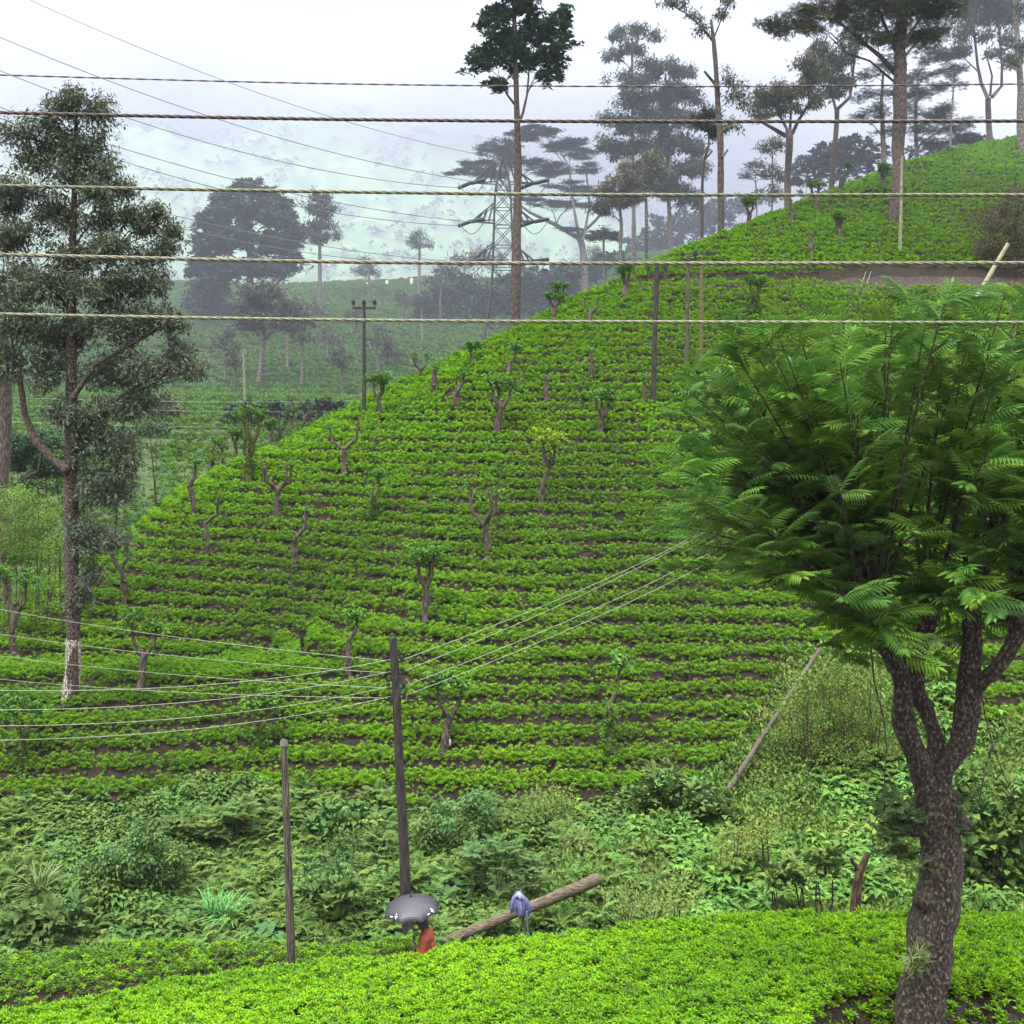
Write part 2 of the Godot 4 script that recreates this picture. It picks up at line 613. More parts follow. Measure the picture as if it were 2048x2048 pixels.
func bush(x: float, z: float, h: float) -> float:   # height of the tea above the ground, 0 in the gaps
	var d := -z
	var u := x / d
	if d < weeds_end(u):
		return 0.0
	var wob := noise_fine.get_noise_2d(x * 2.0, z * 2.0)
	var f := fposmod(h / ROW + wob * 0.26, 1.0)
	var gap := 0.20 + 0.32 * noise_mid.get_noise_2d(x * 6.0 + 40.0, z * 6.0) + 0.05 * smoothstep(37.0, 30.0, d) + 0.13 * smoothstep(48.0, 64.0, d)
	var edge := minf((f - gap) / 0.16, (1.0 - f) / 0.14)
	if edge <= 0.0:
		return 0.0
	var low := h - CAM.y
	var track := 6.3 + 0.25 * noise_mid.get_noise_2d(u * 220.0, 31.0)
	if u > 0.085 and absf(low - track) < 0.22 + 0.48 * smoothstep(0.22, 0.36, u):
		return 0.0
	# missing bushes
	if noise_fine.get_noise_2d(x * 2.3 + 300.0, z * 3.4) > 0.43:
		return 0.0
	return (0.60 + 0.15 * wob) * sqrt(minf(1.0, edge))


func make_tea() -> void:
	var bodies := {}
	var clouds := {}
	var sticks := {}
	# the dark woody body of each row
	var steps := PackedFloat32Array([25.5])
	while steps[-1] < 104.0:
		steps.append(steps[-1] * 1.0033)
	var cols := 190
	var heights := PackedFloat32Array()
	var bushes := PackedFloat32Array()
	heights.resize((cols + 1) * steps.size())
	bushes.resize(heights.size())
	for b in steps.size():
		for a in cols + 1:
			var u := lerpf(-0.55, 0.55, a / float(cols))
			var x := u * steps[b]
			var h := ground(x, -steps[b])
			heights[b * (cols + 1) + a] = h
			bushes[b * (cols + 1) + a] = bush(x, -steps[b], h) if steps[b] < ridge_at(u) + 9.0 else 0.0
	for b in steps.size() - 1:
		for a in cols:
			var k := b * (cols + 1) + a
			var q := [k, k + 1, k + cols + 2, k + cols + 1]
			var top := maxf(maxf(bushes[q[0]], bushes[q[1]]), maxf(bushes[q[2]], bushes[q[3]]))
			if top <= 0.0:
				continue
			var row := int(floor((heights[k] + heights[k + cols + 1]) * 0.5 / ROW))
			if not bodies.has(row):
				bodies[row] = Shape.new()
				clouds[row] = Cloud.new()
				sticks[row] = Cloud.new()
				bodies[row].tint = Color(1, 1, 1)
			var p := []
			for j in 4:
				var kk: int = q[j]
				var u := lerpf(-0.55, 0.55, (kk % (cols + 1)) / float(cols))
				var dd := steps[kk / (cols + 1)]
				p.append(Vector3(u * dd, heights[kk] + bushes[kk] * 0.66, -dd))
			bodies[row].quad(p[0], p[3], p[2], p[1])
	# leafy shoots over it
	var d := 25.5
	while d < 104.0:
		var dd := d * 0.02
		var density := 390.0 * pow(28.0 / d, 1.2)
		var size := 0.076 * pow(d / 28.0, 0.52)
		var count := int(1.1 * d * dd * density)
		for k in count:
			var u := any(-0.55, 0.55)
			var z := -(d + any(0, dd))
			if -z > ridge_at(u) + 8.0:
				continue
			var x := -u * z
			var h := ground(x, z)
			var t := bush(x, z, h)
			if t <= 0.02:
				continue
			var row := int(floor(h / ROW))
			if not clouds.has(row):
				continue
			var tilt := 0.15
			var y := h + t * any(0.84, 1.0) + (any(0.0, 0.16) if rng.randf() < 0.3 else 0.0)
			if t < 0.47:                             # the flank of the row
				y = h + any(0.2, 1.0) * t
				tilt = 0.7
			if t < 0.4 and rng.randf() < 0.3:        # woody stems under the leaves
				sticks[row].add(turn(any(0, TAU), any(-0.2, 0.2), any(0.3, 0.42)), Vector3(x, h - 0.05, z), shade(Color(0.045, 0.032, 0.022), 0.5))
			tint_tea(clouds[row], x, y, z, u, size * any(0.75, 1.25), tilt)
		d += dd
	for row in bodies:
		var o := thing("tea_row", "clipped row of green tea bushes running along the contour of the hill", "tea row", Vector3.ZERO, "contour rows of tea on the hill")
		part("bush_body", bodies[row], M.twiggy, o).set_meta("kind", "stuff")
		if sticks[row].count > 24:
			many("stems", sticks[row], S.stems, o)
		many("foliage", clouds[row], S.tea, o)


func tint_tea(cloud: Cloud, x: float, y: float, z: float, u: float, size: float, tilt: float) -> void:
	var patch := noise_mid.get_noise_2d(x * 1.3 + 70.0, z * 1.3)
	var fresh := clampf(0.45 + 0.45 * smoothstep(39.0, 43.0, -z) + 0.5 * patch, 0.0, 1.0)   # the plot above was plucked later than the one below
	var c := Color(0.098, 0.215, 0.016).lerp(Color(0.190, 0.375, 0.010), fresh)
	if rng.randf() < 0.1:
		c = Color(0.06, 0.125, 0.025)
	cloud.add(turn(any(0, TAU), any(-tilt, tilt), size), Vector3(x, y, z), shade(c, 0.22))


func make_hedges() -> void:
	for which in 2:
		var body := Shape.new()
		body.tint = Color(1, 1, 1)
		var cloud := Cloud.new()
		var top := func(u: float, d: float) -> float:
			if which == 0:
				var near_end := lerpf(9.0, 13.05, smoothstep(0.22, 0.32, u)) + 0.25 * noise_mid.get_noise_2d(u * 200.0, 3.0)
				var edge: float = minf((curve(HEDGE_EDGE, u) - d + 0.1 * noise_fine.get_noise_2d(u * 60.0, d)) / 0.3, (d - near_end) / 0.4)
				return -1.0 if edge <= 0.0 else (hedge_top(u, d) + 0.08 * noise_fine.get_noise_2d(u * d * 3.0, d * 3.0) - 0.22 * smoothstep(0.09, 0.0, absf(noise_fine.get_noise_2d(u * d * 2.2 + 60.0, d * 3.2)))) - 0.5 * (1.0 - sqrt(minf(1.0, edge)))
			var start := curve(HEDGE_EDGE, u) + 1.05
			var wide := lerpf(1.7, 1.0, smoothstep(-0.4, -0.15, u))
			var e := minf(minf((d - start) / 0.25, (start + wide - d) / 0.25), (-0.083 - u) / 0.012)
			e = minf(e, absf(u + 0.248 + 0.03 * (d - 18.5)) / 0.012 - 0.35)
			return -1.0 if e <= 0.0 else curve([[-0.6, -9.95], [-0.45, -9.9], [-0.2, -9.95], [-0.08, -9.7]], u) + 0.07 * noise_fine.get_noise_2d(u * d * 3.0, d * 3.0) - 0.45 * (1.0 - sqrt(minf(1.0, e)))
		var d0 := 10.0 if which == 0 else 16.5
		var d1 := 18.4 if which == 0 else 20.8
		var cols := 170
		var rows := int((d1 - d0) / 0.12)
		for b in rows:
			for a in cols:
				var p := []
				var skip := false
				for j in [[0, 0], [0, 1], [1, 1], [1, 0]]:
					var u := lerpf(-0.52, 0.52, (a + j[1]) / float(cols))
					var d: float = d0 + (b + j[0]) * 0.12
					var t: float = top.call(u, d)
					var g := ground(u * d, -d)
					if t == -1.0:
						skip = true
					p.append(Vector3(u * d, CAM.y + t - 0.13, -d))
				if not skip:
					body.quad(p[0], p[3], p[2], p[1])
		var count := 80000 if which == 0 else 9000
		for k in count:
			var u := any(-0.52, 0.52) if which == 0 else any(-0.52, -0.07)
			var d := sqrt(any(d0 * d0, d1 * d1))
			var t: float = top.call(u, d)
			if t == -1.0:
				continue
			var x := u * d
			var y := CAM.y + t
			# shoots on the open side of the hedge, down to the ground
			if which == 0 and t < hedge_top(u, d) - 0.12 or which == 1 and rng.randf() < 0.35:
				y -= any(0.0, 0.5)
			var patch := noise_mid.get_noise_2d(x * 2.0, d * 2.0)
			var c := Color(0.104, 0.235, 0.008).lerp(Color(0.188, 0.365, 0.007), clampf(0.5 + patch, 0, 1))
			if rng.randf() < (0.12 if which == 0 else 0.6):
				c = Color(0.08, 0.16, 0.02)
			cloud.add(turn(any(0, TAU), any(-0.3, 0.3), any(0.06, 0.102)), Vector3(x, y + any(-0.1, 0.06), -d), shade(c, 0.25))
		var o := thing("tea_hedge", ["broad bright green tea hedge filling the foreground below the umbrella", "low darker strip of tea hedge left of the person, behind the broad hedge"][which], "tea hedge")
		part("bush_body", body, M.twiggy, o).set_meta("kind", "stuff")
		many("foliage", cloud, S.tea, o)


func make_weeds() -> void:
	var clouds := {"bracken": Cloud.new(), "weed": Cloud.new(), "scrub": Cloud.new(), "grass": Cloud.new(), "arum": Cloud.new()}
	for k in 30000:
		var u := any(-0.52, 0.52)
		var d := any(18.9, 31.5)
		if d > weeds_end(u) + 0.3:
			continue
		var start := curve(HEDGE_EDGE, u) + (2.6 if u < -0.08 else 0.7)
		if d < start:
			continue
		var x := u * d
		if absf(x + 1.5) < 0.7 and d < 19.8 or u > -0.07 and u < 0.09 and d < 20.6 + (u + 0.06) * 7.0 and rng.randf() < 0.8:
			continue
		var kind := noise_mid.get_noise_2d(x * 3.0 + 11.0, d * 3.0) + any(-0.22, 0.22)
		var right := smoothstep(0.02, 0.2, u + 0.1 * noise_mid.get_noise_2d(x * 2.0, d * 2.0))
		var pick := "bracken"
		var size := any(0.24, 0.46)
		var c := Color(0.088, 0.155, 0.032)
		if rng.randf() < right:
			pick = "scrub" if kind < 0.1 else "grass" if kind < 0.3 else "weed" if kind < 0.4 else "bracken"
			c = Color(0.098, 0.175, 0.034) if pick == "scrub" else Color(0.10, 0.205, 0.036)
			if noise_fine.get_noise_2d(x * 1.5, d * 1.5) > 0.25 and pick == "scrub":
				c = Color(0.145, 0.18, 0.045)
			size = any(0.36, 0.62)
		elif kind > 0.2:
			pick = "weed"
			c = Color(0.074, 0.14, 0.03)
			size = any(0.22, 0.46)
		elif kind < -0.25:
			pick = "scrub"
			c = Color(0.075, 0.145, 0.04)
		elif rng.randf() < 0.008:
			pick = "arum"
			c = Color(0.05, 0.115, 0.035)
		elif rng.randf() < 0.06:
			pick = "grass"
			c = Color(0.11, 0.22, 0.05)
		var mound := 1.1 * maxf(0.0, 0.15 + noise_fine.get_noise_2d(x * 0.9, d * 0.9)) * smoothstep(0.0, 1.5, d - start)
		clouds[pick].add(turn(any(0, TAU), any(-0.45, 0.45), size), Vector3(x, ground(x, -d) - 0.05 + any(0.0, 0.2) + mound * any(0.35, 1.0), -d), shade(c, 0.3))
	var words := {"bracken": "blue-green bracken filling the gully behind the tea hedge", "weed": "broad-leaved dark green weeds in the left of the gully", "scrub": "small-leaved yellow-green scrub on the right of the gully", "grass": "long bright grass growing among the weeds", "arum": "heart-leaved plants dotted through the gully weeds"}
	var names := {"bracken": "bracken", "weed": "weeds", "scrub": "scrub", "grass": "long_grass", "arum": "heart_leaved_plants"}
	for k in clouds:
		stuff_label(many(names[k], clouds[k], S[k]), words[k], "undergrowth")


func make_far_growth() -> void:
	# tea in contour rows on the slope behind the hill
	var tea := Cloud.new()
	for k in 130000:
		var d := sqrt(any(36.0 * 36.0, 150.0 * 150.0))
		var u := any(-0.52, 0.28)
		if d < ridge_at(u) + 7.0 or u > 0.1 and d < ridge_at(u) + 30.0:
			continue
		var x := u * d
		var h := ground(x, -d)
		var f := fposmod(h / 0.5 + 0.25 * noise_fine.get_noise_2d(x * 1.0, d * 1.0), 1.0)
		if f < 0.36 or noise_fine.get_noise_2d(x * 0.9 + 50, d * 0.9) > 0.3:
			continue
		var c := Color(0.10, 0.215, 0.022)
		tea.add(turn(any(0, TAU), any(-0.3, 0.3), any(0.26, 0.42) * maxf(0.6, d / 90.0)), Vector3(x, h + any(0.2, 0.55), -d), shade(c, 0.2))
	stuff_label(many("tea_field", tea, S.tea), "dark hazy rows of tea on the slope behind the bright hill", "tea field")
	# scattered woods and scrub on the far hills
	var wood := Cloud.new()
	for k in 7000:
		var d := sqrt(any(230.0 * 230.0, 660.0 * 660.0))
		var u := any(-0.58, 0.4)
		var x := u * d
		var w := noise_far.get_noise_2d(x * 2.2, d * 2.2)
		if w < 0.05 and rng.randf() > 0.08:
			continue
		wood.add(Basis(Vector3.UP, any(0, TAU)).scaled(Vector3(any(1.2, 3), any(1.2, 3.4), any(1.2, 3))), Vector3(x, ground(x, -d) + 1.2, -d), shade(Color(0.065, 0.115, 0.055), 0.25))
	stuff_label(many("distant_woods", wood, S.broad), "misty blue-green woods dotted over the far hills", "woods")


# ---------------------------------------------------------------- trees
# trunk: [px, py, width in px] from the foot up; blobs: [px, py, rx, ry] of leaf masses, all at one depth
func tree(called: String, label: String, depth: float, trunk: Array, blobs: Array, o := {}) -> Node3D:
	var per: float = depth / F
	var slim: float = 0.56 if o.get("group", "") == "trees along the misty skyline" else 1.0
	var pts := PackedVector3Array()
	var radii := PackedFloat32Array()
	for t in trunk:
		pts.append(at(t[0], t[1], depth) + Vector3(0, 0, any(-0.15, 0.15) * per * 60.0))
		radii.append(t[2] * 0.5 * per * slim)
	var foot := on_ground(pts[0], 0.15)
	if pts[0].y > foot.y + 0.3:
		pts.insert(0, foot)
		radii.insert(0, radii[0] * 1.15)
	else:
		foot = pts[0]
	var root := thing(called, label, o.get("category", "tree"), foot, o.get("group", ""))
	# a smooth trunk through the points
	var path := PackedVector3Array()
	var rad := PackedFloat32Array()
	for k in pts.size() - 1:
		var steps := maxi(3, int((pts[k + 1] - pts[k]).length() / (radii[k] * 4.0)))
		steps = mini(steps, 14)
		for j in steps:
			var t := j / float(steps)
			path.append(pts[k].cubic_interpolate(pts[k + 1], pts[maxi(k - 1, 0)], pts[mini(k + 2, pts.size() - 1)], t) - foot)
			rad.append(lerpf(radii[k], radii[k + 1], t) * (1.0 + 0.1 * noise_fine.get_noise_1d(path.size() * 7.0)))
	path.append(pts[-1] - foot)
	rad.append(radii[-1])
	var bark: Material = M[o.get("bark", "bark_grey")]
	var s := Shape.new()
	s.tube(path, rad, 9, 0.35, noise_fine)
	for limb in o.get("limbs", []):          # thick limbs given like trunks
		var lp := PackedVector3Array()
		var lr := PackedFloat32Array()
		for t in limb:
			lp.append(at(t[0], t[1], depth + any(-0.3, 0.3) * per * 100.0) - foot)
			lr.append(t[2] * 0.5 * per * slim)
		s.tube(lp, lr, 7, 0.3, noise_fine)
		for k in lp.size():                    # blobs may grow from limbs
			path.append(lp[k]); rad.append(lr[k])
	part("trunk", s, bark, root)
	var cloud := Cloud.new()
	var size: float = o.get("size", 0.5)
	var density: float = o.get("density", 1.0)
	var tint: Color = o.get("tint", Color(0.055, 0.085, 0.045))
	var twigs := Shape.new()
	for b in blobs:
		var mid := at(b[0], b[1], depth) - foot
		var r := Vector3(b[2], b[3], (b[2] + b[3]) * 0.5) * per
		mid.z += any(-0.6, 0.6) * r.x * o.get("depth_spread", 1.0)
		# the limb that carries it
		var best := 0
		var least := 1e9
		for k in path.size():
			var w := mid - path[k]
			var cost := w.length() + maxf(0.0, 0.55 * Vector2(w.x, w.z).length() - w.y) * 2.0
			if cost < least:
				least = cost
				best = k
		var from := path[best]
		var reach := (mid - from).length()
		var lean := from + Vector3(0, reach * 0.35, 0) + (mid - from) * 0.3
		var r0 := minf(rad[best] * 0.6, maxf(0.012 * reach, 0.022 * reach + 0.3 * per))
		var lp := PackedVector3Array()
		var lr := PackedFloat32Array()
		for j in 7:
			var t := j / 6.0
			lp.append(from.lerp(lean, t).lerp(lean.lerp(mid, t), t) + Vector3(any(-1, 1), any(-1, 1), any(-1, 1)) * reach * 0.025 * (0.0 if j == 0 else 1.0))
			lr.append(lerpf(r0, maxf(0.25 * r0, 0.25 * per), t))
		twigs.tube(lp, lr, 5)
		var tips: int = maxi(4, int(o.get("tips", 9) * clampf(r.x / 1.2, 0.6, 1.6)))
		for k in tips:
			var a := any(0, TAU)
			var e := asin(any(-0.7, 1.0))
			var q := Vector3(cos(a) * cos(e) * r.x, sin(e) * r.y, sin(a) * cos(e) * r.z) * any(0.55, 1.0)
			var start := lp[3 + k % 3]
			var tip := mid + q
			twigs.tube(PackedVector3Array([start, start.lerp(tip, 0.5) + Vector3(0, r.y * 0.12, 0), tip]), PackedFloat32Array([lr[4] * 0.7, lr[4] * 0.45, 0.15 * per]), 3, 0.0, null, false)
			var count := int(density * o.get("per_tip", 26) * clampf(r.x * r.y / (size * size * 6.0), 0.35, 2.2))
			var spread: float = minf(r.x, r.y) * o.get("clump", 0.36)
			for j in count:
				var g: Vector3 = Vector3(rng.randfn(), rng.randfn() * o.get("flatten", 0.7), rng.randfn()) * spread
				if rng.randf() < 0.25:
					g = (start - tip) * any(0.0, 0.6) + g * 0.5
				cloud.add(turn(any(0, TAU), any(-0.5, 0.5) * o.get("tumble", 1.0), size * any(0.7, 1.3)), tip + g, shade(tint, 0.28))
	if twigs.v.size():
		part("branches", twigs, bark, root).set_meta("kind", "stuff")
	many("crown", cloud, S[o.get("leaf", "narrow")], root)
	return root


# a heap of leaves on several stems
func shrub(called: String, label: String, blobs: Array, depth: float, o := {}) -> Node3D:
	var root := thing(called, label, o.get("category", "shrub"), on_ground(at(blobs[0][0], blobs[0][1], depth)), o.get("group", ""))
	var per: float = depth / F
	var stems := Shape.new()
	var cloud := Cloud.new()
	var size: float = o.get("size", 0.3)
	for b in blobs:
		var mid := at(b[0], b[1], depth) - root.position + Vector3(0, 0, any(-1, 1) * b[2] * per * 0.4)
		var r := Vector3(b[2], b[3], b[2]) * per
		var g0 := on_ground(mid + root.position, 0.1) - root.position
		for k in 3:
			var top := mid + Vector3(any(-0.6, 0.6) * r.x, any(0, 0.6) * r.y, any(-0.6, 0.6) * r.z)
			stems.tube(PackedVector3Array([g0 + Vector3(any(-0.2, 0.2), 0, any(-0.2, 0.2)), g0.lerp(top, 0.5) + Vector3(any(-0.1, 0.1), 0.1, 0), top]), PackedFloat32Array([0.022, 0.018, 0.008]), 4)
		var count := int(o.get("density", 1.0) * 29.0 * r.x * r.y / (size * size))
		for k in count:
			var dir := Vector3(rng.randfn(), rng.randfn(), rng.randfn()).normalized()
			var bump := 1.0 + 0.35 * noise_fine.get_noise_3d((mid.x + dir.x * r.x) * 4.0 / size * 0.2, dir.y * 12.0, (mid.z + dir.z * r.z) * 4.0 / size * 0.2)
			var q := Vector3(dir.x * r.x, dir.y * r.y, dir.z * r.z) * bump * pow(rng.randf(), 0.25)
			if k % 3 == 0:                           # leafy down to the ground
				q = Vector3(q.x * 0.9, 0, q.z * 0.9) + (g0 - mid) * any(0.0, 0.95)
			cloud.add(turn(any(0, TAU), any(-0.6, 0.6), size * any(0.7, 1.3)), mid + q, shade(o.get("tint", Color(0.06, 0.12, 0.04)), 0.28))
	part("stems", stems, M.bark_dark, root)
	many("leaves", cloud, S[o.get("leaf", "broad")], root)
	return root


# lopped shade tree among the tea: knobbly trunk, stub arms, tufts of leaves
func pollard(foot_px: Array, top_px: Array, wide: float, style: String, label: String) -> void:
	var foot := hit(foot_px[0], foot_px[1], 19.5, 0.55)
	var depth := -foot.z
	var top := at(top_px[0], top_px[1], depth + any(-0.3, 0.3))
	var per := depth / F
	var root := thing("pollard_tree", label, "pollarded tree", foot, "lopped shade trees among the tea")
	top -= foot
	var high := top.y
	var fork := top * (0.62 if style != "stump" else 0.98)
	var bend := Vector3(any(-0.06, 0.06), 0, any(-0.05, 0.05)) * high
	var path := PackedVector3Array()
	var rad := PackedFloat32Array()
	for k in 9:
		var t := k / 8.0
		path.append(fork * t + bend * sin(t * PI) + Vector3(any(-1, 1), 0, any(-1, 1)) * 0.02 - Vector3(0, 0.15 if k == 0 else 0.0, 0))
		rad.append(wide * 0.43 * per * lerpf(1.15, 0.8, t) * any(0.85, 1.15))
	var s := Shape.new()
	s.tint = Color(1, 1, 1) if style != "ivy" else Color(0.8, 0.9, 0.6)
	s.tube(path, rad, 9, 0.85, noise_fine)
	for k in 4:                                # knobs where shoots were cut
		var q := path[3 + k] + Vector3(any(-1, 1), any(-0.3, 0.3), any(-1, 1)) * rad[3 + k] * 0.9
		s.tube(PackedVector3Array([path[3 + k], q, q + (q - path[3 + k]) * 0.4]), PackedFloat32Array([rad[3 + k] * 0.8, rad[3 + k] * 0.7, rad[3 + k] * 0.35]), 6, 0.6, noise_fine)
	var tips := []
	var arms := 1 if style == "stump" else rng.randi_range(1, 4)
	for k in arms:
		var yaw := any(-0.5, 0.5) + PI * k if k < 2 else any(0, TAU)
		var out := Vector3(cos(yaw), 0, sin(yaw) * 0.8) * high * (0.13 if style != "bare" else 0.2) * any(0.6, 1.2)
		var tip := fork + out + Vector3(0, (high - fork.y) * any(0.75, 1.05), 0)
		if style == "stump":
			tip = fork + Vector3(0, 0.12, 0)
		var elbow := fork + out * 0.85 + Vector3(0, (tip.y - fork.y) * 0.35, 0)
		s.tube(PackedVector3Array([fork - Vector3(0, rad[8], 0), fork.lerp(elbow, 0.6), elbow, elbow.lerp(tip, 0.55), tip]), PackedFloat32Array([rad[8] * 0.85, rad[8] * 0.7, rad[8] * 0.62, rad[8] * 0.5, rad[8] * 0.85]), 7, 0.8, noise_fine)
		tips.append(tip)
		if style == "bare":
			for j in 3:
				var q := tip + Vector3(any(-0.2, 0.2), any(0.1, 0.5), any(-0.2, 0.2))
				s.tube(PackedVector3Array([tip, tip.lerp(q, 0.5) + Vector3(any(-0.06, 0.06), 0, 0), q]), PackedFloat32Array([0.018, 0.014, 0.006]), 4)
	part("trunk", s, M.bark_moss if style == "ivy" else M.bark_brown, root)
	var cloud := Cloud.new()
	var leafs := Color(0.085, 0.19, 0.03)
	var each := {"leafy": 34, "ivy": 30, "yellow": 26, "bare": 4, "stump": 5}
	for tip in tips:
		for k in each[style]:
			var g := Vector3(rng.randfn(), rng.randfn() * 0.8, rng.randfn()) * 0.095 * sqrt(high)
			cloud.add(turn(any(0, TAU), any(-0.6, 0.6), any(0.1, 0.2)), tip + g, shade(leafs if style != "yellow" else Color(0.17, 0.27, 0.02), 0.25))
	if style == "ivy":
		for k in 90:
			var t := any(0.1, 1.0)
			cloud.add(turn(any(0, TAU), any(-0.8, 0.8), any(0.09, 0.17)), fork * t + bend * sin(t * PI) + Vector3(rng.randfn(), rng.randfn(), rng.randfn()) * 0.12, shade(Color(0.07, 0.14, 0.03), 0.25))
	many("leaf_tuft", cloud, S.broad, root)


func make_trees() -> void:
	var back := "trees along the misty skyline"
	tree("eucalyptus_tree", "tall straight gum tree with dark rounded leaf clumps, right of the lattice pylon", 60.0,
		[[1032, 720, 40], [1032, 560, 34], [1035, 420, 30], [1036, 300, 24], [1033, 200, 20], [1030, 100, 16], [1028, 0, 13], [1028, -60, 8]],
		[[995, 36, 36, 28], [1064, 8, 36, 24], [1108, 46, 30, 28], [1128, 102, 28, 24], [1075, 58, 38, 32], [1090, 120, 36, 30], [985, 116, 36, 26], [955, 140, 26, 20], [982, 172, 30, 20], [1021, 85, 32, 32], [1104, 148, 28, 20], [1028, 128, 32, 28], [1000, 72, 28, 24], [1040, -12, 46, 24], [1008, -20, 40, 20]],
		{"leaf": "broad", "tint": Color(0.045, 0.085, 0.055), "size": 0.32, "bark": "bark_brown", "density": 0.5, "clump": 0.24, "tips": 13, "group": back,
		"limbs": [[[1036, 250, 12], [1046, 225, 10], [1054, 190, 8], [1060, 120, 5]], [[1034, 215, 9], [1015, 190, 7], [1000, 160, 5]]]})
	tree("spreading_tree", "flat-topped spreading tree with horizontal leaf layers behind the lattice pylon", 118.0,
		[[1168, 580, 26], [1166, 500, 24], [1156, 472, 22]],
		[[930, 347, 36, 9], [962, 328, 42, 11], [990, 302, 40, 11], [1012, 284, 40, 12], [1040, 268, 36, 11], [1075, 266, 40, 13], [1110, 298, 42, 11], [1140, 290, 36, 12], [1162, 312, 30, 12], [1176, 342, 30, 12], [1120, 338, 42, 13], [1075, 330, 42, 12], [1132, 370, 42, 11], [1166, 378, 34, 9], [1100, 406, 40, 8], [1152, 406, 36, 8], [1060, 396, 30, 7], [1012, 318, 44, 11], [985, 345, 36, 9], [1190, 470, 34, 10], [1140, 462, 24, 8]],
		{"leaf": "flat", "tint": Color(0.05, 0.078, 0.058), "size": 0.62, "flatten": 0.28, "tips": 9, "per_tip": 20, "tumble": 0.4, "group": back,
		"limbs": [[[1156, 476, 17], [1112, 450, 14], [1060, 425, 11], [1020, 396, 8]], [[1160, 470, 12], [1192, 440, 10], [1225, 398, 7]], [[1158, 472, 13], [1148, 420, 9], [1140, 350, 6]], [[1166, 480, 10], [1180, 410, 8], [1172, 340, 5]]]})
	tree("eucalyptus_tree", "slender gum tree with loose tiered foliage, left of a pair above the hill shoulder", 92.0,
		[[1268, 545, 17], [1266, 400, 14], [1265, 250, 11], [1264, 100, 8], [1263, 50, 4]],
		[[1262, 54, 34, 11], [1240, 80, 22, 11], [1300, 72, 22, 11], [1260, 98, 34, 13], [1224, 116, 20, 9], [1290, 122, 26, 11], [1245, 150, 28, 11], [1272, 172, 30, 14], [1250, 202, 34, 16], [1285, 218, 30, 18], [1225, 236, 28, 16], [1260, 252, 34, 18], [1218, 286, 28, 16], [1245, 302, 30, 16], [1282, 292, 30, 18]],
		{"leaf": "narrow", "tint": Color(0.058, 0.078, 0.052), "size": 0.5, "clump": 0.26, "density": 0.42, "tips": 12, "group": back})
	tree("eucalyptus_tree", "broader drooping gum tree, right of a pair above the hill shoulder", 96.0,
		[[1342, 540, 18], [1338, 400, 15], [1335, 250, 11], [1330, 150, 6]],
		[[1330, 142, 36, 13], [1362, 152, 30, 13], [1300, 157, 28, 11], [1345, 182, 40, 17], [1310, 197, 34, 15], [1378, 192, 28, 17], [1340, 227, 40, 18], [1308, 252, 36, 17], [1372, 242, 34, 20], [1350, 287, 40, 20], [1310, 302, 34, 18], [1385, 292, 28, 18], [1330, 342, 40, 20], [1375, 342, 34, 20], [1400, 332, 22, 18], [1350, 388, 36, 18], [1300, 372, 30, 18], [1385, 400, 26, 20]],
		{"leaf": "narrow", "tint": Color(0.062, 0.078, 0.05), "size": 0.52, "clump": 0.26, "density": 0.42, "tips": 12, "group": back})
	tree("small_tree", "small brownish tree with a thin dark stem, third from the right of the pylon", 82.0,
		[[1241, 540, 14], [1243, 450, 12], [1240, 415, 10]],
		[[1240, 400, 34, 14], [1213, 382, 24, 12], [1265, 387, 26, 12], [1245, 365, 34, 13], [1203, 416, 18, 10]],
		{"leaf": "narrow", "tint": Color(0.09, 0.085, 0.045), "size": 0.5, "group": back})
	tree("small_tree", "brownish round-headed tree just left of the tallest bare trunk's thin neighbour", 84.0,
		[[1293, 540, 13], [1293, 440, 11], [1292, 380, 9]],
		[[1292, 362, 34, 16], [1268, 335, 26, 13], [1318, 342, 28, 13], [1300, 322, 26, 11], [1262, 360, 20, 12]],
		{"leaf": "narrow", "tint": Color(0.095, 0.095, 0.045), "size": 0.5, "group": back})
	tree("small_tree", "tiny umbrella-shaped tree on the slope right of the spreading tree", 100.0,
		[[1208, 530, 9], [1207, 480, 8]], [[1207, 468, 24, 8], [1190, 476, 12, 6], [1226, 474, 12, 6]],
		{"leaf": "flat", "tint": Color(0.055, 0.075, 0.05), "size": 0.55, "group": back})
	tree("thin_tree", "thin crooked dark trunk with a small tuft, beside the tall bare trunk", 64.0,
		[[1403, 500, 12], [1404, 400, 11], [1406, 330, 10], [1416, 292, 8], [1417, 245, 6]],
		[[1420, 232, 18, 14], [1398, 246, 14, 12], [1430, 262, 12, 12]],
		{"leaf": "narrow", "tint": Color(0.07, 0.075, 0.05), "size": 0.36, "bark": "bark_dark", "limbs": [[[1407, 322, 7], [1425, 302, 5]]], "group": back})
	tree("bare_tree", "tall nearly bare trunk with a broken stub and a sparse high crown", 62.0,
		[[1440, 525, 28], [1443, 450, 24], [1443, 380, 22], [1441, 290, 22], [1438, 220, 20], [1433, 150, 18], [1427, 80, 14], [1423, 38, 8]],
		[[1362, 10, 28, 10], [1330, 0, 24, 9], [1387, 32, 20, 8], [1440, 26, 16, 12], [1462, 4, 18, 12], [1462, 150, 18, 22], [1470, 205, 22, 26], [1466, 250, 22, 16], [1400, 60, 14, 8]],
		{"leaf": "narrow", "tint": Color(0.075, 0.085, 0.055), "size": 0.34, "density": 0.42, "bark": "bark_brown", "group": back,
		"limbs": [[[1436, 175, 12], [1421, 157, 10], [1409, 143, 7]], [[1445, 314, 9], [1455, 300, 7]], [[1428, 86, 9], [1405, 55, 7], [1370, 25, 5], [1340, 8, 4]], [[1428, 75, 6], [1442, 40, 4], [1457, 8, 3]]]})
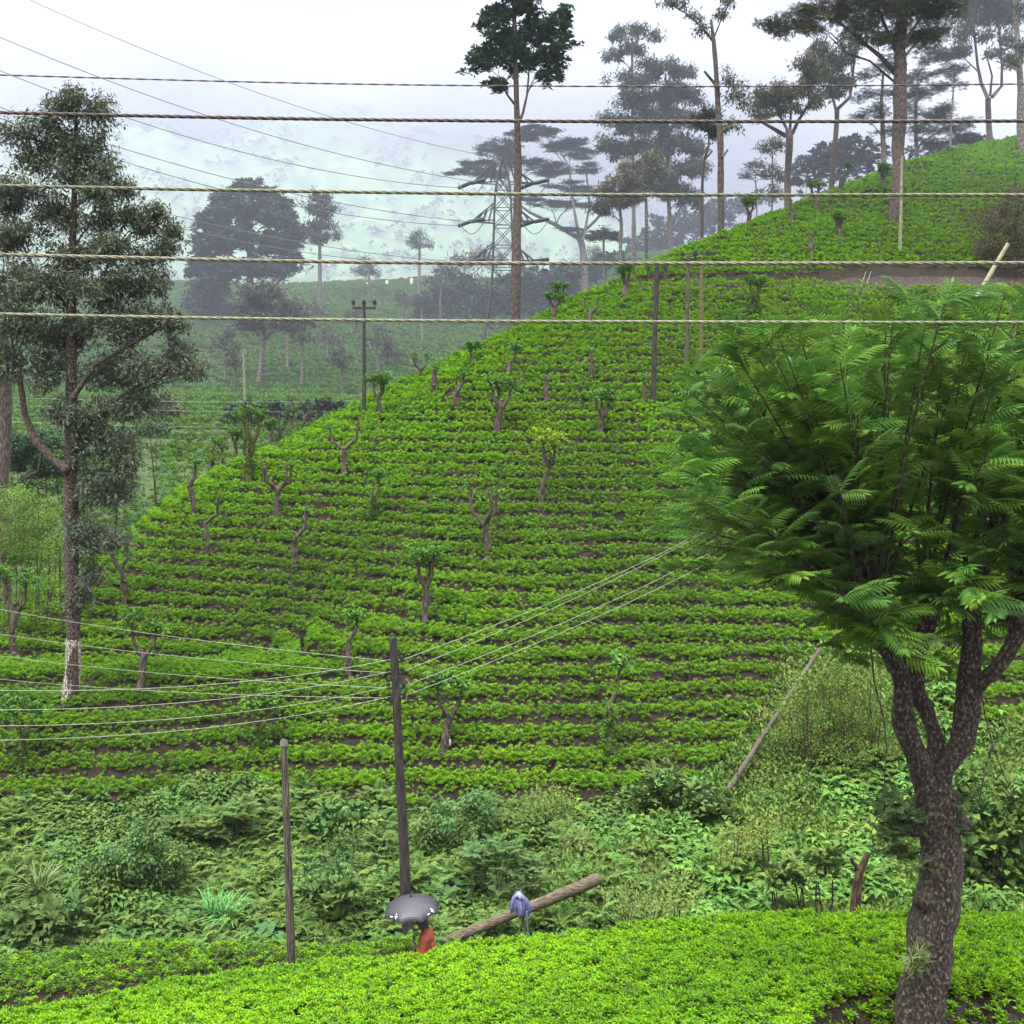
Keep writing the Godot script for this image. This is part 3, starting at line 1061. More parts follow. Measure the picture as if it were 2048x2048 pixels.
	tree("candelabra_tree", "stout lopped tree whose limbs spread like a candelabra on the skyline", 72.0,
		[[1577, 450, 28], [1577, 350, 24], [1577, 290, 26], [1576, 262, 22]],
		[[1512, 207, 26, 13], [1535, 186, 30, 14], [1560, 176, 28, 16], [1590, 186, 28, 16], [1616, 170, 28, 16], [1627, 140, 22, 16], [1640, 206, 22, 12], [1577, 215, 30, 12], [1528, 228, 24, 10], [1608, 124, 16, 12], [1550, 203, 30, 12]],
		{"leaf": "narrow", "tint": Color(0.09, 0.09, 0.048), "size": 0.42, "density": 0.75, "bark": "bark_brown", "group": back,
		"limbs": [[[1572, 272, 17], [1545, 256, 13], [1525, 245, 10], [1513, 212, 7]], [[1584, 268, 15], [1597, 240, 11], [1617, 212, 7]], [[1576, 262, 12], [1560, 232, 9], [1546, 198, 6]], [[1580, 262, 11], [1582, 215, 7]]]})
	tree("forked_tree", "forked dark tree with one bare leaning limb, between the candelabra tree and the big tree", 78.0,
		[[1665, 380, 20], [1669, 300, 18], [1674, 240, 17], [1676, 215, 15]],
		[[1640, 112, 24, 16], [1665, 122, 28, 15], [1690, 112, 26, 18], [1655, 152, 28, 15], [1640, 94, 14, 12], [1688, 162, 22, 12], [1660, 187, 22, 11], [1703, 78, 18, 18], [1628, 142, 15, 14]],
		{"leaf": "narrow", "tint": Color(0.07, 0.085, 0.052), "size": 0.46, "bark": "bark_dark", "group": back,
		"limbs": [[[1676, 217, 13], [1700, 195, 11], [1706, 150, 9], [1712, 66, 5]], [[1673, 226, 9], [1664, 190, 7], [1660, 150, 5]]]})
	tree("big_tree", "biggest tree on the skyline, with a thick brown trunk and wide dark branches", 62.0,
		[[1785, 445, 32], [1793, 370, 42], [1797, 300, 46], [1798, 230, 46], [1800, 130, 44], [1805, 50, 40], [1812, -40, 34]],
		[[1528, 52, 28, 8], [1555, 64, 24, 8], [1580, 44, 34, 12], [1610, 30, 36, 14], [1640, 14, 36, 16], [1620, 62, 24, 7], [1660, 40, 30, 14], [1690, 20, 40, 22], [1722, 52, 38, 20], [1760, 28, 44, 28], [1742, 84, 32, 15], [1800, 8, 44, 28], [1850, 28, 44, 28], [1892, 18, 36, 24], [1842, 72, 40, 22], [1782, 72, 34, 22], [1872, 74, 28, 18], [1720, -5, 50, 20], [1785, -30, 60, 24], [1870, -20, 50, 24]],
		{"leaf": "feather", "tint": Color(0.085, 0.09, 0.055), "size": 0.42, "bark": "bark_brown", "density": 0.6, "flatten": 1.1, "tumble": 2.0, "tips": 14, "group": back,
		"limbs": [[[1794, 150, 20], [1760, 112, 16], [1720, 80, 12], [1680, 46, 9], [1640, 20, 6]], [[1797, 115, 16], [1772, 55, 12], [1750, 0, 9]], [[1806, 90, 14], [1842, 35, 10], [1862, -20, 7]], [[1790, 165, 9], [1740, 122, 7], [1690, 105, 5]]]})
	tree("green_tree", "loose mid-green tree just left of the biggest trunk on the skyline", 80.0,
		[[1768, 360, 17], [1767, 260, 17], [1766, 210, 13], [1765, 150, 9]],
		[[1740, 152, 30, 14], [1772, 132, 30, 16], [1735, 192, 28, 14], [1782, 182, 28, 16], [1750, 232, 30, 16], [1720, 238, 24, 14], [1776, 262, 26, 14]],
		{"leaf": "feather", "tint": Color(0.075, 0.095, 0.05), "density": 0.6, "size": 0.45, "group": back})
	tree("green_tree", "broad drooping grey-green tree right of the biggest trunk on the skyline", 88.0,
		[[1832, 360, 14], [1834, 240, 12], [1838, 150, 7]],
		[[1860, 118, 40, 15], [1888, 110, 38, 13], [1904, 136, 32, 12], [1850, 150, 36, 15], [1830, 182, 34, 18], [1872, 182, 34, 14], [1845, 222, 36, 18], [1900, 232, 36, 18], [1932, 252, 26, 16], [1880, 262, 36, 18], [1850, 284, 30, 14], [1912, 282, 36, 12], [1942, 284, 22, 12], [1826, 254, 28, 18]],
		{"leaf": "feather", "tint": Color(0.072, 0.092, 0.055), "density": 0.55, "size": 0.48, "group": back})
	tree("thin_tree", "pole-thin tree with small side tufts near the right end of the skyline", 84.0,
		[[1900, 330, 8], [1903, 240, 7], [1907, 150, 4]], [[1918, 168, 18, 6], [1896, 172, 14, 5], [1908, 150, 10, 6]],
		{"leaf": "feather", "tint": Color(0.06, 0.08, 0.05), "size": 0.45, "density": 0.5, "group": back})
	tree("forked_tree", "bare stem forking like a wine glass, near the right end of the skyline", 90.0,
		[[1980, 310, 21], [1981, 240, 20], [1980, 195, 19]],
		[[1930, 10, 34, 20], [1960, 32, 28, 18], [2000, 20, 34, 22], [2030, 32, 28, 20], [1935, 62, 24, 14], [1975, 72, 22, 14], [2015, 77, 26, 14], [1925, 97, 18, 12], [2030, 112, 20, 12], [1990, 107, 18, 11], [1960, -12, 40, 18], [2010, -14, 44, 18]],
		{"leaf": "narrow", "tint": Color(0.065, 0.078, 0.052), "size": 0.52, "density": 0.6, "bark": "bark_dark", "group": back,
		"limbs": [[[1976, 197, 14], [1962, 166, 12], [1955, 130, 10], [1948, 60, 8], [1950, -20, 6]], [[1985, 193, 14], [2003, 172, 11], [2004, 130, 9], [1998, 50, 8], [1990, -20, 6]], [[1980, 192, 9], [1984, 152, 7], [1975, 118, 5]], [[1958, 145, 6], [1930, 118, 4]]]})
	tree("white_trunk_tree", "tall pale trunk at the right edge of the skyline", 74.0,
		[[2044, 345, 25], [2041, 260, 24], [2039, 150, 22], [2036, 50, 18], [2034, -40, 14]],
		[[2050, 20, 20, 16], [2022, 126, 16, 9], [2046, 90, 14, 10]],
		{"leaf": "narrow", "tint": Color(0.065, 0.078, 0.052), "size": 0.42, "density": 0.5, "bark": "bark_grey", "group": back, "limbs": [[[2038, 140, 8], [2015, 130, 6], [1992, 122, 4]]]})
	tree("sapling", "small feathery sapling with a thin stem left of the candelabra tree", 84.0,
		[[1512, 450, 6], [1511, 360, 4]], [[1510, 348, 24, 9], [1495, 356, 18, 6], [1528, 356, 16, 6], [1508, 330, 14, 8]],
		{"leaf": "feather", "tint": Color(0.06, 0.08, 0.055), "size": 0.5, "density": 0.4, "group": back})
	tree("thin_tree", "thin pale tree with scattered leaves directly left of the candelabra tree", 80.0,
		[[1544, 470, 7], [1544, 380, 6], [1545, 270, 4]], [[1546, 290, 22, 18], [1536, 335, 20, 14], [1556, 350, 18, 18], [1540, 385, 20, 14], [1520, 300, 16, 12]],
		{"leaf": "narrow", "tint": Color(0.075, 0.085, 0.06), "size": 0.45, "density": 0.4, "group": back})
	shrub("thicket", "dark misty thicket on the ridge behind the forked and biggest trees", [[1625, 335, 36, 30], [1660, 315, 34, 24], [1700, 305, 40, 28], [1742, 312, 30, 22], [1600, 355, 26, 22], [1680, 340, 40, 26], [1720, 330, 30, 20]], 104.0, {"tint": Color(0.03, 0.045, 0.042), "size": 0.7, "leaf": "broad", "density": 0.5})
	shrub("thicket", "low grey-green bushes along the ridge under the drooping tree", [[1850, 305, 34, 14], [1890, 298, 30, 12], [1930, 288, 26, 10], [1965, 290, 20, 10]], 98.0, {"tint": Color(0.05, 0.07, 0.05), "size": 0.6, "leaf": "broad", "density": 0.5})
	shrub("thicket", "hazy belt of trees beyond the shoulder of the tea hill", [[1330, 470, 50, 28], [1390, 450, 50, 30], [1440, 430, 40, 22], [1290, 495, 40, 22], [1480, 410, 36, 16], [1520, 400, 34, 14]], 150.0, {"tint": Color(0.04, 0.06, 0.045), "size": 1.0, "leaf": "broad", "density": 0.5})
	# the big soft tree on the left
	tree("silver_oak_tree", "large feathery grey-brown tree with a mossy pale-footed trunk at the left", 29.3,
		[[136, 1462, 34], [145, 1380, 29], [146, 1250, 28], [143, 1100, 27], [142, 950, 27], [140, 800, 24], [140, 650, 20], [145, 500, 15], [148, 350, 10], [150, 230, 5]],
		[[150, 200, 24, 22], [120, 222, 26, 20], [195, 222, 28, 28], [85, 242, 26, 20], [32, 272, 26, 24], [110, 285, 40, 30], [182, 285, 32, 32], [62, 315, 30, 24], [140, 352, 48, 32], [212, 335, 24, 20], [60, 384, 44, 24], [200, 392, 42, 24], [244, 374, 18, 16], [10, 404, 34, 24], [110, 432, 52, 28], [220, 440, 38, 22], [264, 424, 18, 14], [290, 450, 18, 12], [40, 472, 50, 28], [150, 512, 58, 32], [235, 502, 38, 28], [312, 422, 14, 10], [330, 490, 20, 14], [300, 512, 24, 18], [346, 462, 12, 14], [20, 562, 46, 32], [100, 582, 58, 34], [190, 582, 54, 34], [270, 562, 42, 28], [322, 562, 24, 20], [40, 652, 54, 34], [130, 662, 58, 38], [220, 652, 54, 34], [300, 642, 42, 28], [352, 642, 28, 20], [20, 742, 38, 32], [100, 742, 48, 32], [200, 742, 54, 32], [290, 732, 44, 26], [352, 712, 32, 22], [388, 742, 22, 12], [150, 822, 48, 28], [240, 812, 44, 26], [288, 802, 26, 16], [190, 892, 42, 32], [252, 882, 24, 26], [205, 972, 38, 36], [242, 985, 22, 32], [172, 1062, 28, 32], [218, 1082, 26, 32], [188, 1150, 22, 26], [160, 1195, 18, 20], [262, 930, 14, 18]],
		{"leaf": "narrow", "tint": Color(0.092, 0.112, 0.07), "size": 0.21, "bark": "bark_dark", "tips": 15, "per_tip": 30, "density": 0.62, "clump": 0.46, "flatten": 1.0,
		"limbs": [[[134, 940, 20], [105, 920, 17], [70, 880, 15], [50, 830, 12], [40, 760, 11], [25, 690, 7]], [[84, 905, 5], [76, 942, 4], [30, 968, 3], [0, 975, 3]], [[142, 800, 12], [190, 730, 9], [260, 690, 7], [330, 650, 5]], [[142, 700, 10], [205, 640, 7], [212, 540, 5]], [[140, 620, 9], [70, 540, 6], [30, 460, 4]]]})
	var oak := get_node("silver_oak_tree") as Node3D
	var foot_bark := Shape.new()                      # the trunk is blotched white near its foot
	var fp := PackedVector3Array()
	var fr := PackedFloat32Array()
	for t in [[136, 1480, 33], [138, 1432, 31], [141, 1390, 30.5], [145, 1345, 30], [145.5, 1300, 29.5], [146, 1278, 28.8]]:
		fp.append(at(t[0], t[1], 29.3) - oak.position)
		fr.append((t[2] * 0.5 + 0.8) * 29.3 / F)
	foot_bark.tube(fp, fr, 11, 0.3, noise_fine)
	part("pale_bark", foot_bark, M.bark_pale, oak)
	tree("dark_trunk_tree", "brown trunk cut by the left edge of the photo, behind the feathery tree", 40.0,
		[[2, 1010, 30], [6, 850, 30], [4, 700, 26], [2, 560, 22]], [[0, 640, 30, 24], [10, 560, 30, 24], [-10, 700, 26, 20], [14, 480, 26, 20]],
		{"leaf": "feather", "tint": Color(0.07, 0.07, 0.05), "size": 0.35, "bark": "bark_brown"})
	# on the hazy slope behind
	tree("round_tree", "round-headed grey-green tree standing on the hazy slope, left of the slender one", 112.0,
		[[500, 640, 15], [500, 520, 12], [496, 420, 8]],
		[[500, 382, 46, 15], [460, 405, 36, 18], [540, 405, 34, 17], [430, 445, 36, 20], [490, 432, 46, 22], [552, 445, 38, 20], [418, 488, 34, 22], [480, 485, 46, 24], [552, 492, 42, 22], [408, 535, 36, 22], [470, 545, 46, 22], [542, 545, 42, 22], [430, 580, 36, 18], [590, 470, 20, 20], [585, 530, 24, 18]],
		{"leaf": "broad", "tint": Color(0.065, 0.092, 0.06), "size": 0.55, "density": 0.7, "tips": 12})
	tree("slender_tree", "slender small-crowned tree on the hazy slope, right of the round-headed one", 112.0,
		[[641, 640, 9], [640, 500, 7], [640, 395, 4]], [[640, 395, 20, 13], [624, 420, 20, 15], [658, 420, 20, 15], [640, 447, 24, 15], [620, 466, 16, 11], [664, 470, 16, 10], [640, 480, 18, 9]],
		{"leaf": "narrow", "tint": Color(0.055, 0.06, 0.05), "size": 0.5, "density": 0.7})
	tree("grey_tree", "pale grey half-bare tree low on the hazy slope below the round-headed tree", 88.0,
		[[515, 820, 12], [524, 720, 10], [530, 640, 7]], [[530, 585, 46, 16], [500, 612, 38, 18], [570, 612, 42, 18], [540, 642, 46, 18], [616, 642, 26, 11], [492, 650, 26, 15], [585, 655, 24, 11]],
		{"leaf": "narrow", "tint": Color(0.085, 0.088, 0.065), "size": 0.5, "density": 0.55, "bark": "bark_grey"})
	var slim := [[577, 745, 612], [602, 782, 655], [682, 802, 705], [468, 805, 700], [758, 752, 665], [778, 745, 690], [846, 690, 590], [884, 668, 560], [905, 640, 545], [838, 605, 470], [735, 600, 525], [625, 700, 610], [655, 730, 660], [712, 690, 620], [808, 660, 590], [450, 770, 665], [1190, 560, 500], [322, 900, 800]]
	for k in slim.size():
		var t: Array = slim[k]
		var p := hit(t[0], t[1], 48.0)
		var r := any(12, 19)
		tree("slim_tree", "slim young shade tree standing in the tea of the hazy slope", -p.z, [[t[0], t[1], 6], [t[0] + any(-4, 4), lerpf(t[1], t[2], 0.6), 5], [t[0] + any(-3, 3), t[2], 3]],
			[[t[0], t[2], r, r * 0.7], [t[0] - r * 0.6, t[2] + r, r, r * 0.7], [t[0] + r * 0.7, t[2] + r * 1.1, r, r * 0.7]],
			{"leaf": "narrow", "tint": Color(0.07, 0.085, 0.055), "size": 0.45, "density": 0.4, "group": "slim trees on the hazy slope"})
	shrub("thicket", "grey-green trees massed behind the foot of the lattice pylon", [[900, 572, 46, 26], [950, 605, 46, 30], [1010, 590, 46, 32], [1062, 562, 50, 26], [1130, 556, 46, 22], [1180, 545, 40, 14], [860, 610, 36, 22], [1090, 590, 50, 30], [1230, 525, 30, 12]], 120.0, {"tint": Color(0.05, 0.078, 0.048), "size": 0.8, "leaf": "broad", "density": 0.6})
	shrub("thicket", "low bushes with bare twigs on the skyline left of the pylon", [[925, 520, 26, 12], [960, 512, 24, 12], [890, 535, 24, 10], [990, 515, 22, 10]], 140.0, {"tint": Color(0.07, 0.07, 0.05), "size": 0.7, "leaf": "narrow", "density": 0.6})
	shrub("thicket", "dark bushes at the foot of the round-headed tree", [[400, 600, 34, 20], [450, 610, 36, 18], [420, 570, 26, 16]], 118.0, {"tint": Color(0.045, 0.055, 0.045), "size": 0.7, "leaf": "broad", "density": 0.6})
	# in the hollow on the left
	shrub("bush", "blue-green bushes in the hollow behind the feathery tree", [[30, 905, 44, 26], [95, 890, 44, 24], [165, 900, 40, 22], [230, 880, 40, 20], [60, 940, 44, 24], [300, 865, 34, 14], [130, 940, 36, 20]], 47.0, {"tint": Color(0.06, 0.11, 0.055), "size": 0.34, "leaf": "weed"})
	shrub("bush", "bright yellow-green bush at the left edge below the blue-green bushes", [[20, 1010, 50, 34], [80, 1040, 50, 34], [10, 1080, 44, 34], [120, 1090, 40, 28], [60, 1100, 44, 28]], 37.0, {"tint": Color(0.12, 0.22, 0.035), "size": 0.26, "leaf": "scrub"})
	shrub("bush", "dark blue-grey bushes in the dip left of the black pole", [[470, 838, 20, 22], [508, 820, 28, 16], [560, 816, 30, 13], [620, 818, 30, 11], [662, 812, 22, 9], [455, 855, 16, 14]], 66.0, {"tint": Color(0.045, 0.07, 0.055), "size": 0.45, "leaf": "broad"})
	shrub("bush", "dark round bush among the upper rows below the big tree", [[1745, 398, 22, 16], [1765, 402, 16, 12], [1730, 404, 12, 10]], 66.5, {"tint": Color(0.045, 0.085, 0.04), "size": 0.3, "leaf": "broad"})
	shrub("withered_bush", "withered brown bushes on the bare earth at the right edge of the upper rows", [[1985, 445, 36, 28], [2025, 410, 30, 30], [2040, 470, 30, 36], [1980, 500, 34, 20], [1930, 562, 50, 14], [2010, 545, 44, 24], [1875, 570, 34, 10]], 57.0, {"tint": Color(0.085, 0.066, 0.045), "size": 0.34, "leaf": "scrub", "density": 1.2})
	# taller shrubs that stand out of the gully weeds
	var gully := [
		[[[690, 1625, 44, 24], [735, 1640, 36, 22], [650, 1650, 34, 20]], 25.4, "broad", Color(0.08, 0.16, 0.04), "leafy shrub between the capped post and the tall dark pole, under the lowest tea row"],
		[[[905, 1650, 50, 30], [960, 1625, 40, 26], [860, 1670, 34, 22]], 24.6, "weed", Color(0.085, 0.16, 0.045), "soft blue-green shrub right of the tall dark pole"],
		[[[1080, 1600, 50, 24], [1130, 1620, 40, 24], [1040, 1625, 36, 20]], 25.6, "scrub", Color(0.12, 0.19, 0.04), "light green scrubby bush under the tea rows, above the blue bundle"],
		[[[1330, 1570, 44, 26], [1385, 1585, 44, 26], [1290, 1595, 36, 20], [1430, 1610, 36, 22]], 25.8, "broad", Color(0.09, 0.16, 0.045), "shrub at the foot of the leaning stay pole"],
		[[[1480, 1680, 44, 28], [1530, 1660, 40, 28], [1440, 1710, 36, 22]], 23.0, "scrub", Color(0.13, 0.175, 0.04), "olive scrub bush left of the rusty red stem"],
		[[[1600, 1740, 40, 24], [1650, 1720, 36, 26], [1560, 1760, 34, 20]], 21.0, "broad", Color(0.1, 0.165, 0.04), "leafy bush just left of the rusty red stem, above the hedge"],
		[[[260, 1720, 60, 34], [330, 1740, 50, 30], [200, 1750, 46, 28], [290, 1680, 46, 26]], 22.4, "weed", Color(0.075, 0.145, 0.04), "mounded broad-leaved shrub in the middle of the left gully"],
		[[[80, 1840, 50, 24], [140, 1830, 44, 24], [30, 1860, 40, 20]], 20.6, "broad", Color(0.08, 0.14, 0.04), "low leafy bush above the darker hedge strip at the left"],
		[[[640, 1790, 40, 26], [690, 1770, 36, 26], [670, 1830, 36, 22]], 21.4, "broad", Color(0.085, 0.155, 0.04), "bush between the foot of the capped post and the umbrella"],
		[[[420, 1640, 50, 24], [480, 1625, 44, 22], [370, 1650, 40, 20]], 25.0, "bracken", Color(0.085, 0.15, 0.035), "ferny bush left of the capped post under the lowest tea row"],
		[[[1010, 1710, 40, 30], [955, 1720, 36, 26], [1060, 1735, 30, 22]], 22.6, "bracken", Color(0.08, 0.15, 0.045), "ferny clump standing behind the blue bundle"],
		[[[1300, 1800, 50, 24], [1360, 1790, 44, 24], [1250, 1810, 36, 18]], 19.9, "scrub", Color(0.125, 0.185, 0.045), "pale scrub bush at the hedge right of the fallen log's upper end"]]
	for g in gully:
		shrub("gully_shrub", g[4], g[0], g[1], {"tint": g[3], "size": any(0.24, 0.3), "leaf": g[2], "density": 0.75})
	# the shrub that climbs the bank on the right
	shrub("shrub", "large yellow-green tangled shrub on the bank left of the near trunk", [[1610, 1372, 34, 26], [1655, 1352, 30, 30], [1700, 1372, 36, 30], [1745, 1352, 30, 26], [1585, 1420, 30, 26], [1635, 1430, 40, 34], [1690, 1430, 36, 36], [1740, 1430, 40, 40], [1560, 1470, 26, 22], [1600, 1490, 36, 30], [1655, 1500, 40, 36], [1710, 1500, 40, 34], [1765, 1500, 40, 40], [1540, 1530, 26, 20], [1585, 1552, 36, 26], [1640, 1572, 44, 30], [1700, 1570, 40, 34], [1765, 1580, 40, 36], [1610, 1620, 36, 20], [1680, 1632, 40, 22], [1750, 1640, 40, 26]], 27.6, {"tint": Color(0.115, 0.18, 0.034), "size": 0.26, "leaf": "scrub", "density": 0.8})
	shrub("shrub", "dark broad-leaved shrub right of the near trunk", [[1950, 1640, 44, 40], [2000, 1660, 46, 40], [2040, 1600, 40, 50], [1940, 1580, 34, 36], [2010, 1720, 46, 36], [1960, 1740, 40, 30], [2040, 1760, 40, 30], [1995, 1770, 40, 26]], 22.5, {"tint": Color(0.085, 0.155, 0.036), "size": 0.3, "leaf": "broad", "density": 0.7})


func make_pollards() -> void:
	var list := [
		[[502, 959], [505, 823], 14, "ivy", "ivy-wrapped lopped tree standing alone against the shrubs, left of the black pole"],
		[[685, 955], [688, 845], 13, "bare", "bare lopped tree with curling horn-like arms below the black pole"],
		[[556, 1035], [555, 926], 14, "bare", "lopped tree with three bare arms beside a brown bare patch"],
		[[379, 1035], [377, 915], 13, "leafy", "leaf-topped lopped tree at the left brow of the hill, beside the feathery tree"],
		[[408, 1113], [408, 985], 12, "bare", "dark Y-shaped lopped tree just below the left brow of the hill"],
		[[594, 1130], [588, 1018], 13, "bare", "pale knotty lopped tree a few rows below the brown bare patch"],
		[[241, 1207], [240, 1080], 15, "leafy", "dim lopped tree half veiled by the feathery tree's lower twigs"],
		[[51, 1318], [18, 1150], 17, "leafy", "leaning lopped tree with a leafy head near the left edge"],
		[[54, 1205], [47, 1110], 12, "leafy", "short lopped tree behind the leaning one near the left edge"],
		[[268, 1390], [300, 1240], 20, "leafy", "lopped tree leaning right with a leafy head, right of the feathery tree's trunk"],
		[[702, 1345], [695, 1215], 14, "leafy", "Y-shaped lopped tree with a bright leafy head up-left of the tall dark pole"],
		[[850, 1252], [852, 1104], 18, "leafy", "two-armed lopped tree with a leafy head right above the tall dark pole"],
		[[970, 1111], [965, 985], 15, "bare", "bare wide V-shaped lopped tree in the middle of the hill"],
		[[1082, 1002], [1107, 872], 13, "yellow", "lopped tree leaning right with a yellow tuft on top"],
		[[745, 1042], [747, 945], 12, "ivy", "mossy upright lopped post-like tree left of the middle of the hill"],
		[[999, 868], [1006, 762], 14, "leafy", "lopped tree with a green head left of the yellow-tufted one"],
		[[1093, 812], [1091, 757], 11, "stump", "short thick stump with a fringe of leaves in the upper rows"],
		[[1203, 868], [1207, 790], 14, "leafy", "dark lopped tree with a small head, left of the near tree's crown"],
		[[919, 814], [912, 742], 13, "leafy", "lopped tree with a leaning head on the upper left rows"],
		[[872, 776], [870, 737], 11, "stump", "short reddish stump by the left edge of the upper rows"],
		[[1182, 754], [1182, 702], 9, "stump", "thin short stump amid the upper bright rows"],
		[[1020, 752], [1022, 692], 12, "leafy", "stout lopped tree with leaves close to the left skyline of the hill"],
		[[1289, 807], [1289, 762], 9, "stump", "thin stump beside the foot of the dark cross-armed pole"],
		[[760, 836], [752, 757], 13, "leafy", "bushy-headed lopped tree right next to the black pole"],
		[[890, 1511], [905, 1360], 18, "leafy", "crooked lopped tree with a white wrapper tied low on its trunk"],
		[[1214, 1515], [1222, 1320], 15, "ivy", "leafy ivy-clad lopped tree with an orange scar near its foot"],
		[[1111, 634], [1109, 588], 10, "leafy", "lopped tree on the skyline right of the gum trunk"],
		[[1182, 641], [1182, 597], 9, "bare", "small twisted lopped tree below the skyline, right of the gum trunk"],
		[[1120, 612], [1118, 568], 8, "leafy", "lopped tree just behind the skyline right of the gum trunk"],
		[[1254, 594], [1252, 538], 12, "leafy", "thick-stemmed lopped tree under the lowest cable, left of the cross-armed poles"],
		[[945, 728], [945, 692], 7, "leafy", "tiny lopped tree on the left skyline below the pylon"],
		[[841, 758], [843, 712], 8, "bare", "tiny bare lopped tree on the left skyline of the hill"],
		[[1627, 507], [1623, 472], 10, "stump", "low stump above the bare earth track"],
		[[1678, 475], [1676, 432], 11, "leafy", "small lopped tree above the track, left of the pale pole"],
		[[1513, 623], [1507, 560], 12, "ivy", "bushy green lopped tree just below the bare earth track"],
		[[1685, 384], [1685, 325], 11, "leafy", "green-headed lopped tree high on the hill, left of the biggest tree"],
		[[1768, 372], [1766, 335], 10, "leafy", "lopped tree at the foot of the biggest tree"],
		[[1582, 447], [1580, 402], 9, "stump", "dark stump at the foot of the candelabra tree"],
		[[1632, 417], [1630, 368], 11, "leafy", "leafy lopped tree right of the candelabra tree"],
		[[1499, 450], [1500, 402], 9, "leafy", "ivy-green lopped tree on the skyline left of the candelabra tree"],
		[[47, 1540], [47, 1400], 15, "ivy", "dark mossy lopped tree in the lower left corner of the rows"],
		[[520, 1510], [520, 1400], 13, "ivy", "creeper-covered stump behind the short capped pole"],
	]
	for p in list:
		pollard(p[0], p[1], p[2], p[3], p[4])
	for k in 9:
		var px: float = [425, 445, 470, 492, 540, 560, 585, 610, 640][k]
		var py: float = curve([[400, 930], [450, 922], [540, 893], [640, 850]], px) - any(8, 16)
		pollard([px, py], [px + any(-4, 4), py - any(30, 42)], 7, "bare" if k % 2 else "leafy", "tiny lopped tree in a line beyond the left brow of the hill")


# ---------------------------------------------------------------- poles, wires and the pylon
func pole(called: String, label: String, category: String, foot: Vector3, top: Vector3, w0: float, w1: float, material: Material, sink := 0.4) -> Node3D:
	var root := thing(called, label, category, foot)
	var s := Shape.new()
	var path := PackedVector3Array()
	var rad := PackedFloat32Array()
	var up := (top - foot).normalized()
	for k in 13:
		var t := k / 12.0
		path.append((top - foot) * t - up * (sink if k == 0 else 0.0) + Vector3(any(-1, 1), 0, any(-1, 1)) * w1 * 0.05)
		rad.append(lerpf(w0, w1, t) * 0.5)
	s.tube(path, rad, 10, 0.12, noise_fine)
	part("shaft", s, material, root)
	return root


func wire(label: String, a: Vector3, b: Vector3, sag: float, thick: float, material: Material, group := "", called := "wire") -> void:
	var s := Shape.new()
	var path := PackedVector3Array()
	var rad := PackedFloat32Array()
	for k in 25:
		var t := k / 24.0
		path.append(a.lerp(b, t) - a - Vector3(0, sag * 4.0 * t * (1.0 - t), 0))
		rad.append(thick * 0.5)
	s.tube(path, rad, 5)
	var o := part(numbered(called), s, material, self)
	o.position = a
	o.set_meta("label", label)
	o.set_meta("category", "wire")
	if group:
		o.set_meta("group", group)


func crossarm(root: Node3D, at_: Vector3, wide: float, thick: float, pins: int) -> void:
	var s := Shape.new()
	s.box(at_, Vector3(wide, thick, thick))
	part("crossarm", s, M.pole_wood, root)
	for k in pins:
		var x := lerpf(-0.5, 0.5, k / float(pins - 1)) * wide * 0.92
		var i := Shape.new()
		i.lathe([[0.02, 0.0], [0.02, 0.1], [0.09, 0.1], [0.075, 0.17], [0.1, 0.18], [0.06, 0.27], [0.03, 0.3]], 10, at_ + Vector3(x, thick * 0.5, 0))
		part("insulator", i, M.insulator, root)


